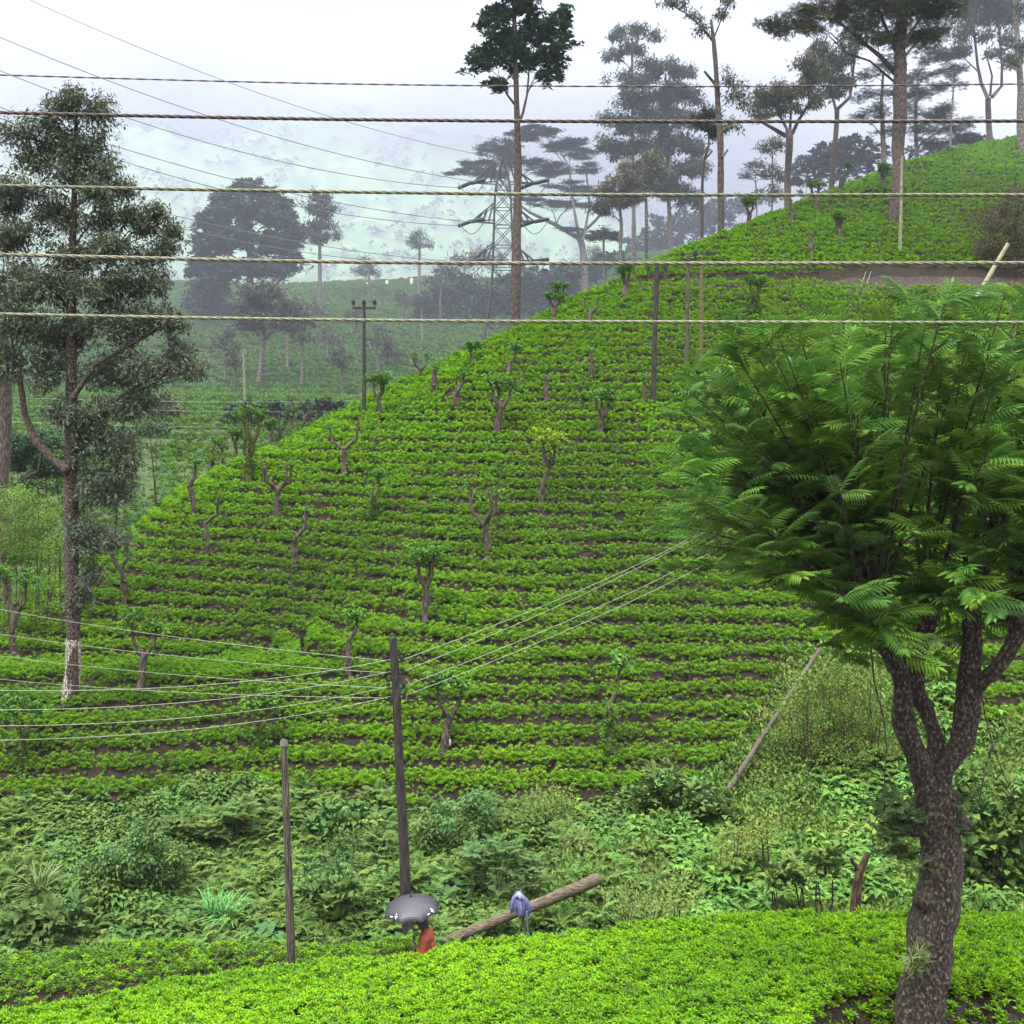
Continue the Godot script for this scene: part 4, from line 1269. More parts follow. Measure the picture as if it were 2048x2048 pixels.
func make_poles() -> void:
	var foot := on_ground(at(817, 1900, 21.0))
	var top := at(787, 1276, 21.0)
	var tall := pole("utility_pole", "tall dark wooden pole leaning left, behind the umbrella", "pole", foot, top, 0.225, 0.155, M.pole_wood)
	for k in 4:
		var s := Shape.new()
		var y: float = [1322, 1346, 1376, 1396][k]
		var p := at(787 + (y - 1276) * 0.05, y, 21.0) - foot
		s.tube(PackedVector3Array([p + Vector3(-0.16, 0, 0), p + Vector3(0.16, 0, 0)]), PackedFloat32Array([0.018, 0.018]), 6)
		s.lathe([[0.02, -0.02], [0.045, 0.0], [0.03, 0.04], [0.045, 0.06], [0.03, 0.09]], 8, p + Vector3(-0.15, 0, 0))
		s.lathe([[0.02, -0.02], [0.045, 0.0], [0.03, 0.04], [0.045, 0.06], [0.03, 0.09]], 8, p + Vector3(0.15, 0, 0))
		part("insulator_bracket", s, M.insulator, tall)
	foot = on_ground(at(584, 1930, 18.7))
	top = at(568, 1484, 18.7)
	var short := pole("capped_post", "shorter weathered pole with a light metal cap, left of the tall dark pole", "pole", foot, top, 0.16, 0.115, M.pole_weathered)
	var cap := Shape.new()
	cap.tint = Color(0.16, 0.17, 0.15)
	cap.lathe([[0.066, -0.06], [0.07, -0.03], [0.07, 0.01], [0.06, 0.035], [0.02, 0.042]], 14, top - foot)
	part("cap", cap, M.strand, short)
	# pole line on the hill
	var p := hit(728, 826, 19.5, 0.5)
	var d := -p.z
	top = at(728, 606, d)
	var o := pole("utility_pole", "thin black pole with a crossarm on the left brow of the hill", "pole", p, top, 8.5 * d / F, 6.0 * d / F, M.pole_wood)
	crossarm(o, top - p - Vector3(0, 0.22, 0), 46 * d / F, 0.09, 3)
	p = hit(1306, 808, 19.5, 0.5)
	d = -p.z
	top = at(1314, 535, d)
	o = pole("utility_pole", "dark pole with a crossarm, left of three poles beside the near crown", "pole", p, top, 12 * d / F, 9 * d / F, M.pole_wood)
	crossarm(o, top - p - Vector3(0, 0.28, 0), 38 * d / F, 0.1, 3)
	p = hit(1373, 735, 19.5, 0.5)
	d = -p.z
	top = at(1377, 512, d)
	o = pole("utility_pole", "mossy brown pole, middle one of three poles beside the near crown", "pole", p, top, 10 * d / F, 7 * d / F, M.pole_weathered)
	crossarm(o, top - p - Vector3(0, 0.15, 0), 26 * d / F, 0.09, 2)
	p = hit(1402, 742, 19.5, 0.5)
	d = -p.z
	top = at(1403, 512, d)
	o = pole("utility_pole", "greenish pole with a flat crossarm, right of three poles beside the near crown", "pole", p, top, 9 * d / F, 7 * d / F, M.bark_moss)
	crossarm(o, top - p - Vector3(0, 0.1, 0), 24 * d / F, 0.09, 2)
	p = hit(1800, 506, 19.5, 0.5)
	d = -p.z
	pole("pale_post", "slim pale post standing upright in the upper rows below the biggest tree", "post", p, at(1804, 312, d), 7 * d / F, 5 * d / F, M.post_pale)
	p = hit(492, 856, 50.0)
	d = -p.z
	pole("pale_post", "thin whitish post in the dip behind the ivy-wrapped lopped tree", "post", p, at(487, 702, d), 6 * d / F, 4 * d / F, M.post_pale)
	# leaning and fallen poles
	var a := at(1448, 1592, 26.8)
	pole("leaning_pole", "grey stay pole leaning to the right out of the weeds below the shrub", "pole", a, at(1640, 1298, 29.5), 0.15, 0.11, M.pole_weathered, 0.6)
	a = hit(1934, 628)
	pole("leaning_pole", "pale pole leaning to the right above the near tree's crown, beside the bare earth", "pole", a, at(2016, 488, -a.z + 1.0), 11 * -a.z / F, 8 * -a.z / F, M.post_pale)
	var f0 := at(890, 1884, 20.3)
	var f1 := at(1198, 1757, 21.6)
	var log_ := thing("fallen_pole", "weathered fallen log lying aslant in the weeds right of the umbrella", "log", f0)
	var s := Shape.new()
	var path := PackedVector3Array()
	var rad := PackedFloat32Array()
	for k in 15:
		path.append((f1 - f0) * k / 14.0 + Vector3(0, any(-0.02, 0.02), 0))
		rad.append(lerpf(0.095, 0.125, k / 14.0) * any(0.985, 1.015))
	s.tube(path, rad, 10, 0.1, noise_fine)
	part("log", s, M.log_wood, log_)
	# wires of the tall dark pole
	var left := [[-40, 1211, -1], [-40, 1262, -1], [-40, 1306, -1], [-40, 1354, -1], [-40, 1380, 1], [-40, 1420, 1], [-40, 1452, 1], [-40, 1481, 1]]
	for k in 8:
		var y: float = [1322, 1346, 1376, 1396][k % 4]
		var e := at(779 if k < 4 else 781, y - (0 if k < 4 else 3), 21.0 + (0.05 if k < 4 else -0.05))
		wire("pale line wire running left from the tall dark pole across the tea", e, at(left[k][0], left[k][1], 30.0 if k < 4 else 15.5), 0.12 if k < 4 else 0.2, 0.010, M.wire, "wires left of the tall dark pole")
	for k in 4:
		var y: float = [1322, 1346, 1376, 1396][k]
		wire("pale line wire rising right from the tall dark pole towards the near tree", at(798, y, 21.0), at([1480, 1480, 1500, 1520][k], [1022, 1022, 1060, 1068][k], 40.0), 0.25, 0.013, M.wire, "wires right of the tall dark pole")
	# wires between the poles on the hill and beyond
	for k in 3:
		wire("thin hazy wire crossing the hollow on the left", at(-60, [792, 806, 840][k], 52.0), at(760, [800, 822, 852][k], 70.0), 0.2, 0.02, M.wire, "thin wires over the hollow")
	for k in 2:
		wire("thin stay wire slanting down the upper rows below the pale post", at(1768 + k * 12, 440, 63.0), at(1690 + k * 8, 660, 49.0), 0.05, 0.02, M.wire, "stay wires on the upper rows")


func make_cables() -> void:
	# five twisted cables close by, across the whole view
	var runs := [[[0, 150], [700, 168], [1380, 173], [2048, 168], 3.4, Color(0.075, 0.045, 0.045), "thin dark cable, topmost of the five near cables"],
		[[0, 225], [700, 239], [1380, 243], [2048, 242], 7.2, Color(0.055, 0.042, 0.03), "dark twisted cable, second from the top of the five near cables"],
		[[0, 371], [700, 384], [1380, 390], [2048, 390], 7.2, Color(0.11, 0.12, 0.06), "olive twisted cable, middle one of the five near cables"],
		[[0, 509], [700, 524], [1380, 527], [2048, 526], 7.8, Color(0.135, 0.128, 0.082), "pale twisted cable, fourth from the top of the five near cables"],
		[[0, 628], [700, 640], [1380, 644], [2048, 645], 6.8, Color(0.14, 0.152, 0.075), "lowest of the five near cables, pale and twisted"]]
	for r in runs:
		var depth := 4.6
		var width: float = r[4] * depth / F
		var ys := [[-700, 2.0 * r[0][1] - r[1][1] - 6], r[0], r[1], r[2], r[3], [2748, 2.0 * r[3][1] - r[2][1] - 4]]
		var s := Shape.new()
		var length := 3448.0
		var thin: bool = r[4] < 6.0
		var steps := 1500 if not thin else 500
		for strand in (3 if not thin else 2):
			var path := PackedVector3Array()
			var rad := PackedFloat32Array()
			s.tint = r[5] * (1.0 + 0.12 * (strand - 1))
			for k in steps + 1:
				var px := -700.0 + length * k / steps
				var p := at(px, curve(ys, px), depth)
				var ang := px * TAU / 62.0 + strand * TAU / (3 if not thin else 2)
				path.append(p + Vector3(0, cos(ang), sin(ang)) * width * 0.235)
				rad.append(width * 0.27)
			s.tube(path, rad, 6)
		var o := part(numbered("cable"), s, M.strand, self)
		o.set_meta("label", r[6])
		o.set_meta("category", "cable")
		o.set_meta("group", "near cables")


func make_pylon() -> void:
	var d := 80.0
	var per := d / F
	var foot := on_ground(at(1006, 690, d))
	var root := thing("lattice_pylon", "grey steel lattice pylon with three pairs of crossarms, left of the tall gum tree", "pylon", foot)
	var mid := at(1006, 690, d).x - foot.x
	var half := func(y: float) -> float: return curve([[0.0, 66.0], [0.3, 36.0], [0.49, 22.0], [0.57, 20.0], [0.735, 17.5], [0.9, 13.0], [0.95, 7.0], [1.0, 1.5]], y) * per
	var high := at(1006, 318, d).y - foot.y
	var legs := [Vector2(-1, -1), Vector2(1, -1), Vector2(1, 1), Vector2(-1, 1)]
	var levels := [0.0, 0.18, 0.34, 0.46, 0.56, 0.65, 0.73, 0.80, 0.87, 0.93, 1.0]
	for l in legs:
		var s := Shape.new()
		for k in levels.size() - 1:
			var a: float = half.call(levels[k])
			var b: float = half.call(levels[k + 1])
			s.bar(Vector3(l.x * a, levels[k] * high, l.y * a), Vector3(l.x * b, levels[k + 1] * high, l.y * b), 0.13)
		part("leg", s, M.steel, root)
	var braces := Shape.new()
	for k in levels.size() - 2:
		var a: float = half.call(levels[k])
		var b: float = half.call(levels[k + 1])
		for j in 4:
			var l: Vector2 = legs[j]
			var m: Vector2 = legs[(j + 1) % 4]
			var y0: float = levels[k] * high
			var y1: float = levels[k + 1] * high
			braces.bar(Vector3(l.x * a, y0, l.y * a), Vector3(m.x * b, y1, m.y * b), 0.05)
			braces.bar(Vector3(m.x * a, y0, m.y * a), Vector3(l.x * b, y1, l.y * b), 0.05)
			braces.bar(Vector3(l.x * b, y1, l.y * b), Vector3(m.x * b, y1, m.y * b), 0.05)
	part("bracing", braces, M.steel, root)
	var arms := [522.0, 443.0, 366.0]
	var ends := []
	for y_px in arms:
		var y: float = at(1006, y_px, d).y - foot.y
		for e in [-1.0, 1.0]:
			var tip := Vector3(e * 62 * per, y, 0)
			var w: float = half.call(y / high)
			var s := Shape.new()
			for z in [-1.0, 1.0]:
				s.bar(Vector3(e * w, y, z * w), tip, 0.08)
				s.bar(Vector3(e * w, y + 32 * per, z * w), tip, 0.075)
				for k in 3:
					var t := (k + 1) / 4.0
					s.bar(Vector3(e * w, y, z * w).lerp(tip, t), Vector3(e * w, y + 32 * per, z * w).lerp(tip, t - 0.2), 0.06)
			part("crossarm", s, M.steel, root)
			# strain strings to both sides of the arm tip
			for g in [-1.0, 1.0]:
				var i := Shape.new()
				var path := PackedVector3Array()
				var rad := PackedFloat32Array()
				for k in 23:
					path.append(tip + Vector3(g * (2 + k * 1.05) * per, -0.06 * k * 0.05, g * 0.06 * k))
					rad.append(0.09 if k % 2 else 0.15)
				i.tube(path, rad, 8)
				part("insulator_string", i, M.insulator, root)
				if g < 0:
					ends.append([path[22] + foot, e])
			var j := Shape.new()
			var loop := PackedVector3Array()
			var lr := PackedFloat32Array()
			for k in 13:
				var t := k / 12.0
				loop.append(tip + Vector3(lerpf(-26, 26, t) * per, -sin(t * PI) * 24 * per, 0))
				lr.append(0.03)
			j.tube(loop, lr, 4)
			part("jumper_cable", j, M.far_wire, root)
	# the lines come in from the upper left
	var starts := {522.0: [[-80, 322], [-80, 305]], 443.0: [[-80, 205], [-80, 185]], 366.0: [[-80, 108], [-80, 40]]}
	var k := 0
	for y_px in arms:
		for e in 2:
			var p: Array = starts[y_px][e]
			wire("faint high-voltage line sagging down from the upper left to the pylon", ends[k][0], at(p[0], p[1], 62.0), 1.4, 0.05, M.far_wire, "high-voltage lines", "power_line")
			k += 1
	wire("faint earth wire running from the pylon's peak to the top left", foot + Vector3(0, high, 0), at(60, 0, 62.0), 1.0, 0.04, M.far_wire, "", "power_line")


func make_roadside() -> void:
	# earth bank, road edge and marker posts on the crest of the hazy slope
	var bank := Shape.new()
	var road := Shape.new()
	var last := []
	for k in 37:
		var px := lerpf(590.0, 850.0, k / 36.0)
		var y := curve([[590, 606], [690, 584], [780, 573], [850, 566]], px)
		var p := at(px, y, 139.0)
		var g := p.y
		var top := p + Vector3(0, 1.25 + 0.3 * noise_fine.get_noise_1d(px), -2.4)
		var row := [p + Vector3(0, 0.02, 0.0), p + Vector3(0, 0.05, -1.6), top, top + Vector3(0, -0.1, -2.5), p + Vector3(0, -3.0, 0.2)]
		if last:
			road.quad(last[0], last[1], row[1], row[0])
			road.quad(last[4], last[0], row[0], row[4])
			bank.quad(last[1], last[2], row[2], row[1])
			bank.quad(last[2], last[3], row[3], row[2])
		last = row
	road.tint = Color(1.0, 1.0, 1.0)
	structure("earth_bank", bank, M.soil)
	structure("road", road, M.bark_pale)
	for k in 4:
		var px: float = [693, 774, 823, 735][k]
		var y: float = curve([[590, 606], [690, 584], [780, 573], [850, 566]], px)
		var p := at(px, y, 138.8)
		var s := Shape.new()
		s.tint = Color(0.75, 0.75, 0.72)
		s.box(Vector3(0, 0.35, 0), Vector3(0.34, 0.7, 0.34))
		s.box(Vector3(0, 0.74, 0), Vector3(0.26, 0.1, 0.26))
		var o := part(numbered("marker_post"), s, M.strand, self)
		o.position = p
		o.set_meta("label", "small white marker post at the edge of the far road")
		o.set_meta("category", "marker post")
		o.set_meta("group", "road marker posts")


# ---------------------------------------------------------------- the near tree
func make_near_tree() -> void:
	var depth := 12.7
	var per := depth / F
	var foot := on_ground(at(1846, 2050, depth))
	var root := thing("feather_leaved_tree", "near tree with a rough three-forked trunk and a wide crown of feathery fronds", "tree", foot)
	var trunk := [[1844, 2075, 120, 0.0], [1848, 2020, 104, 0.0], [1858, 1930, 92, 0.0], [1868, 1840, 86, 0.0], [1880, 1750, 82, 0.0], [1884, 1680, 84, 0.0], [1878, 1630, 92, 0.0], [1872, 1590, 84, 0.0], [1868, 1560, 66, 0.0]]
	var limbs := [
		[[1872, 1600, 62, 0.0], [1853, 1562, 48, 0.0], [1830, 1511, 44, 0.05], [1803, 1440, 41, 0.1], [1794, 1384, 36, 0.15], [1790, 1340, 34, 0.15], [1765, 1300, 30, 0.2], [1724, 1262, 34, 0.25]],
		[[1868, 1575, 52, 0.0], [1871, 1522, 38, -0.05], [1877, 1475, 34, -0.1], [1862, 1428, 32, -0.15], [1845, 1391, 32, -0.2], [1846, 1345, 34, -0.2], [1856, 1280, 30, -0.15], [1866, 1225, 36, -0.1]],
		[[1872, 1590, 60, 0.0], [1890, 1529, 46, 0.05], [1917, 1475, 42, 0.1], [1931, 1402, 46, 0.1], [1935, 1345, 46, 0.1], [1940, 1270, 36, 0.05], [1946, 1208, 40, 0.0]],
		[[1933, 1380, 36, 0.1], [1965, 1330, 30, 0.3], [1990, 1280, 28, 0.4], [2007, 1232, 36, 0.45]],
		[[1846, 1360, 30, -0.2], [1800, 1300, 24, -0.5], [1780, 1250, 30, -0.7]],
	]
	var heads := []
	var s := Shape.new()
	var all := [trunk]
	all.append_array(limbs)
	for which in all.size():
		var path := PackedVector3Array()
		var rad := PackedFloat32Array()
		var list: Array = all[which]
		for k in list.size() - 1:
			var p := []
			for j in 4:
				var t: Array = list[clampi(k + j - 1, 0, list.size() - 1)]
				p.append(at(t[0], t[1], depth) + Vector3(0, 0, t[3]) - foot)
			for j in 7:
				var t := j / 7.0
				path.append(p[1].cubic_interpolate(p[2], p[0], p[3], t))
				rad.append(lerpf(list[k][2], list[k + 1][2], t) * 0.5 * per)
		var e: Array = list[-1]
		path.append(at(e[0], e[1], depth) + Vector3(0, 0, e[3]) - foot)
		rad.append(e[2] * 0.5 * per)
		s.tube(path, rad, 18, 0.5, noise_fine)
		if which > 0:
			heads.append(path[-1])
			for k in 4:                         # knuckles left by old cuts
				var q := path[-1] + Vector3(any(-1, 1), any(-0.2, 1), any(-1, 1)) * 0.13
				s.tube(PackedVector3Array([path[-1], path[-1].lerp(q, 0.6), q]), PackedFloat32Array([0.07, 0.075, 0.05]), 7, 0.4, noise_fine)
	for k in [[1930, 1650, 40], [1800, 1655, 34], [1905, 1665, 46], [1850, 1985, 60], [1905, 1720, 30], [1846, 1800, 50], [1888, 1850, 50], [1840, 1905, 52], [1872, 1960, 60], [1856, 1720, 44]]:   # burrs on the trunk
		var q := at(k[0], k[1], depth - 0.1) - foot
		var core := at(1880, k[1], depth) - foot
		s.tube(PackedVector3Array([core, core.lerp(q, 0.5), q, q.lerp(core, -0.25)]), PackedFloat32Array([0.1, k[2] * 0.5 * per, k[2] * 0.5 * per, k[2] * 0.3 * per]), 9, 0.5, noise_fine)
	part("trunk", s, M.bark_lichen, root)
	# straight shoots that rise and lean out of the cut heads, carrying the fronds
	var shoots := Shape.new()
	var cloud := Cloud.new()
	var goals := []
	for k in 180:
		var px := any(1345, 2170)
		var top := curve([[1300, 1000], [1350, 820], [1390, 715], [1450, 672], [1600, 640], [1750, 600], [1900, 585], [2048, 570], [2200, 560]], px)
		var low := curve([[1300, 1010], [1360, 1130], [1450, 1180], [1600, 1290], [1700, 1340], [1900, 1360], [2048, 1300], [2200, 1260]], px)
		var ty := rng.randf()
		goals.append([px, lerpf(top, low, ty * ty * 0.5 + ty * 0.5), any(-2.3, 2.0)])
	for g in goals:
		var goal := at(g[0], g[1], depth - g[2]) - foot
		var from: Vector3 = heads[0]
		var least := 1e9
		for h in heads:
			var c: float = absf(h.x - goal.x) + 0.5 * absf(h.z - goal.z) + any(0, 0.7)
			if c < least:
				least = c
				from = h
		from += Vector3(any(-0.1, 0.1), any(0.0, 0.12), any(-0.1, 0.1))
		var reach := goal - from
		var mid := from + reach * 0.45 + Vector3(0, 0.16 * Vector2(reach.x, reach.z).length() + 0.1, 0)
		var path := PackedVector3Array()
		var rad := PackedFloat32Array()
		for k in 8:
			var t := k / 7.0
			path.append(from.lerp(mid, t).lerp(mid.lerp(goal, t), t))
			rad.append(lerpf(0.02, 0.006, t) * clampf(reach.length() / 2.5, 0.5, 1.1))
		shoots.tube(path, rad, 5)
		var tint := Color(0.068, 0.142, 0.034).lerp(Color(0.108, 0.230, 0.030), rng.randf())
		if rng.randf() < 0.02:
			tint = Color(0.16, 0.22, 0.03)
		var count := int(6 + reach.length() * 4.6)
		for k in count:
			var t := 1.0 - pow(rng.randf(), 1.3) * 0.72
			var i := mini(int(t * 7.0), 6)
			var p := path[i].lerp(path[i + 1], t * 7.0 - i)
			var along := (path[i + 1] - path[i]).normalized()
			var yaw := any(0, TAU)
			var out := (Vector3(cos(yaw), any(-0.15, 0.5), sin(yaw)) + along * any(0.2, 0.9)).normalized()
			var x := Vector3.UP.cross(out).normalized()
			var b := Basis(x, out.cross(x), out) * Basis(Vector3.BACK, any(-0.6, 0.6)) * Basis(Vector3.RIGHT, any(-0.1, 0.45))
			cloud.add(b.scaled(Vector3.ONE * any(0.28, 0.5)), p, shade(tint, 0.25))
	part("shoots", shoots, M.bark_dark, root)
	many("crown", cloud, S.frond, root)
	# hanging roots
	for v in [[[1742, 1300], [1748, 1362], [1768, 1440], [1773, 1500], [1766, 1600], [1742, 1665]], [[1962, 1380], [1970, 1430], [1988, 1500], [2008, 1550], [2030, 1600]], [[1985, 1490], [1970, 1540], [1955, 1620]]]:
		var w := Shape.new()
		var path := PackedVector3Array()
		var rad := PackedFloat32Array()
		for k in v.size():
			path.append(at(v[k][0], v[k][1], depth - 0.3) - foot)
			rad.append(0.011 - 0.001 * k)
		w.tube(path, rad, 5)
		part("hanging_root", w, M.bark_dark, root)
	# plants that sit on the trunk
	var fern := Cloud.new()
	for k in 46:
		var p := at(any(1765, 1830), any(1600, 1730), depth - 0.25) + Vector3(0, 0, any(-0.2, 0.2))
		fern.add(turn(any(0, TAU), any(-0.5, 0.9), any(0.10, 0.24)), p, shade(Color(0.05, 0.085, 0.03), 0.3))
	for k in 14:
		var p := at(any(1900, 1945), any(1600, 1680), depth - 0.15) + Vector3(0, 0, any(-0.15, 0.15))
		fern.add(turn(any(0, TAU), any(-0.6, 0.9), any(0.08, 0.18)), p, shade(Color(0.045, 0.07, 0.03), 0.3))
	var perched := many("perched_fern", fern, S.bracken)
	stuff_label(perched, "shaggy ferns growing on the burrs of the near trunk", "fern")
	var blades := Cloud.new()
	for k in 16:
		blades.add(turn(any(0, TAU), any(-0.7, 0.7), any(0.18, 0.3)), at(any(1805, 1850), any(1915, 1960), depth - 0.38), shade(Color(0.14, 0.20, 0.07), 0.25))
	for k in 26:
		blades.add(turn(any(0, TAU), any(-0.7, 0.7), any(0.07, 0.14)), at(any(1815, 1910), any(1600, 1900), depth - 0.3), shade(Color(0.11, 0.15, 0.05), 0.3))
	stuff_label(many("trunk_grass", blades, S.grass), "strappy pale leaves sprouting from the lower near trunk", "grass")


func make_small_things() -> void:
	# reddish snag by the hedge
	var depth := 18.6
	var foot := on_ground(at(1712, 1850, depth))
	var root := thing("broken_stump", "rusty red broken stem standing in the scrub left of the near trunk", "stump", foot)
	var s := Shape.new()
	var path := PackedVector3Array()
	var rad := PackedFloat32Array()
	for p in [[1710, 1860, 24], [1711, 1810, 21], [1714, 1770, 19], [1721, 1740, 17], [1735, 1708, 13]]:
		path.append(at(p[0], p[1], depth) - foot)
		rad.append(p[2] * 0.5 * depth / F)
	path[0] = Vector3(path[1].x, -0.2, path[1].z)
	s.tint = Color(2.1, 0.85, 0.5)
	s.tube(path, rad, 9, 0.5, noise_fine)
	s.tube(PackedVector3Array([path[3], at(1706, 1726, depth) - foot, at(1702, 1715, depth) - foot]), PackedFloat32Array([0.06, 0.045, 0.03]), 6, 0.4, noise_fine)
	part("stem", s, M.bark_brown, root)
	# striped grass clumps and other single plants in the gully
	for g in [[[75, 1775], 23.0, 1.0, "grass", Color(0.15, 0.22, 0.07), "arching pale-striped grass clump at the far left of the gully", "grass clump"],
		[[440, 1790], 21.8, 0.95, "grass", Color(0.10, 0.26, 0.07), "upright bright grass clump between the capped post and the left edge", "grass clump"],
		[[860, 1640], 24.5, 0.8, "grass", Color(0.12, 0.24, 0.05), "long grass tuft just right of the tall dark pole, under the last tea row", "grass clump"],
		[[1235, 1715], 21.5, 0.62, "grass", Color(0.33, 0.29, 0.13), "straw-coloured dry grass tuft above the end of the fallen log", "grass clump"],
		[[1285, 1702], 22.0, 0.6, "grass", Color(0.36, 0.31, 0.15), "smaller straw-coloured grass tuft, right one of the dry pair", "grass clump"],
		[[1470, 1850], 19.0, 0.75, "grass", Color(0.16, 0.24, 0.06), "grass tuft at the hedge edge below the shrub", "grass clump"],
		[[770, 1868], 20.9, 0.36, "arum", Color(0.045, 0.135, 0.035), "heart-leaved plant left of the umbrella", "leafy plant"],
		[[968, 1866], 20.0, 0.36, "arum", Color(0.05, 0.14, 0.05), "heart-leaved plant below the fallen log, left of the blue bundle", "leafy plant"],
		[[1160, 1830], 20.6, 0.34, "arum", Color(0.05, 0.14, 0.04), "heart-leaved plant right of the blue bundle", "leafy plant"],
		[[545, 1770], 21.0, 0.36, "arum", Color(0.05, 0.13, 0.04), "heart-leaved plant left of the capped post", "leafy plant"]]:
		var p := on_ground(at(g[0][0], g[0][1], g[1]))
		var o := thing("grass_clump" if g[3] == "grass" else "leafy_plant", g[5], g[6], p)
		var c := Cloud.new()
		for k in (9 if g[3] == "grass" else 5):
			c.add(turn(any(0, TAU), any(-0.3, 0.3), g[2] * any(0.8, 1.15)), Vector3(any(-0.25, 0.25), 0.12, any(-0.25, 0.25)), shade(g[4], 0.2))
		many("blades" if g[3] == "grass" else "leaves", c, S[g[3]], o)
	# blue bundle on a stake
	depth = 20.1
	foot = on_ground(at(1058, 1880, depth))
	var stake := pole("stake", "short mossy stake that carries the blue bundle", "stake", foot, at(1040, 1792, depth), 0.075, 0.055, M.bark_moss, 0.3)
	var top := at(1038, 1786, depth)
	var o := thing("plastic_bundle", "crumpled blue-grey plastic sheet hung over a stake beside the fallen log", "plastic sheet", top)
	s = Shape.new()
	s.tint = Color(0.085, 0.098, 0.20)
	var sides := 40
	var rings := 12
	var pts := []
	for j in rings:
		for a in sides:
			var ang := TAU * a / sides
			var t := j / float(rings - 1)
			var fold := 0.30 * sin(ang * 5.0 + t * 2.0) + 0.16 * sin(ang * 11.0 + 2.0 - t * 3.0)
			var r := (0.17 * pow(sin(PI * (0.03 + 0.72 * t)), 0.7)) * (1.0 + 0.75 * fold * minf(1.0, t * 1.6 + 0.15)) * (1.0 + 0.2 * cos(ang)) + 0.012 * noise_fine.get_noise_3d(cos(ang) * 9.0, t * 14.0, sin(ang) * 9.0)
			var y := 0.03 - 0.37 * t - 0.035 * sin(ang * 5.0 + 1.0) * t - 0.1 * t * maxf(0.0, cos(ang - 0.4))
			pts.append(Vector3(cos(ang) * r - 0.02, y + (0.03 if j == 0 else 0.0), sin(ang) * r))
	for j in rings - 1:
		for a in sides:
			var k := j * sides + a
			var k2 := j * sides + (a + 1) % sides
			s.quad(pts[k], pts[k2], pts[k2 + sides], pts[k + sides])
	part("sheet", s, M.cloth, o)
	var knot := Shape.new()
	knot.tint = Color(0.20, 0.21, 0.32)
	for k in 5:
		var a := k * 1.3
		var q := Vector3(cos(a) * 0.09, any(-0.12, 0.02), absf(sin(a)) * 0.1 + 0.06)
		knot.tube(PackedVector3Array([Vector3(0, 0.02, 0.06), Vector3(0, 0.0, 0.12).lerp(q, 0.5) + Vector3(0, 0.03, 0.03), q]), PackedFloat32Array([0.03, 0.036, 0.012]), 7, 0.6, noise_fine)
	part("knot", knot, M.cloth, o)
	var tail := Shape.new()
	tail.tint = Color(0.12, 0.14, 0.17)
	tail.tube(PackedVector3Array([Vector3(0.14, -0.32, 0.1), Vector3(0.15, -0.5, 0.1), Vector3(0.17, -0.72, 0.1)]), PackedFloat32Array([0.03, 0.022, 0.012]), 6, 0.5, noise_fine)
	part("hanging_end", tail, M.cloth, o)
	# white wrapper on the crooked tree
	var w := hit(890, 1511)
	var p := at(892, 1480, -w.z - 0.25)
	s = Shape.new()
	s.tint = Color(0.72, 0.74, 0.68)
	s.tube(PackedVector3Array([Vector3(-0.07, 0.11, 0), Vector3(0.0, 0.09, 0.06), Vector3(0.07, -0.02, 0.05), Vector3(0.1, -0.14, 0.0)]), PackedFloat32Array([0.03, 0.065, 0.06, 0.03]), 8, 0.5, noise_fine)
	var wrap := part(numbered("plastic_wrapper"), s, M.cloth, self)
	wrap.position = p
	wrap.set_meta("label", "small white plastic wrapper tied to the crooked lopped tree")
	wrap.set_meta("category", "wrapper")


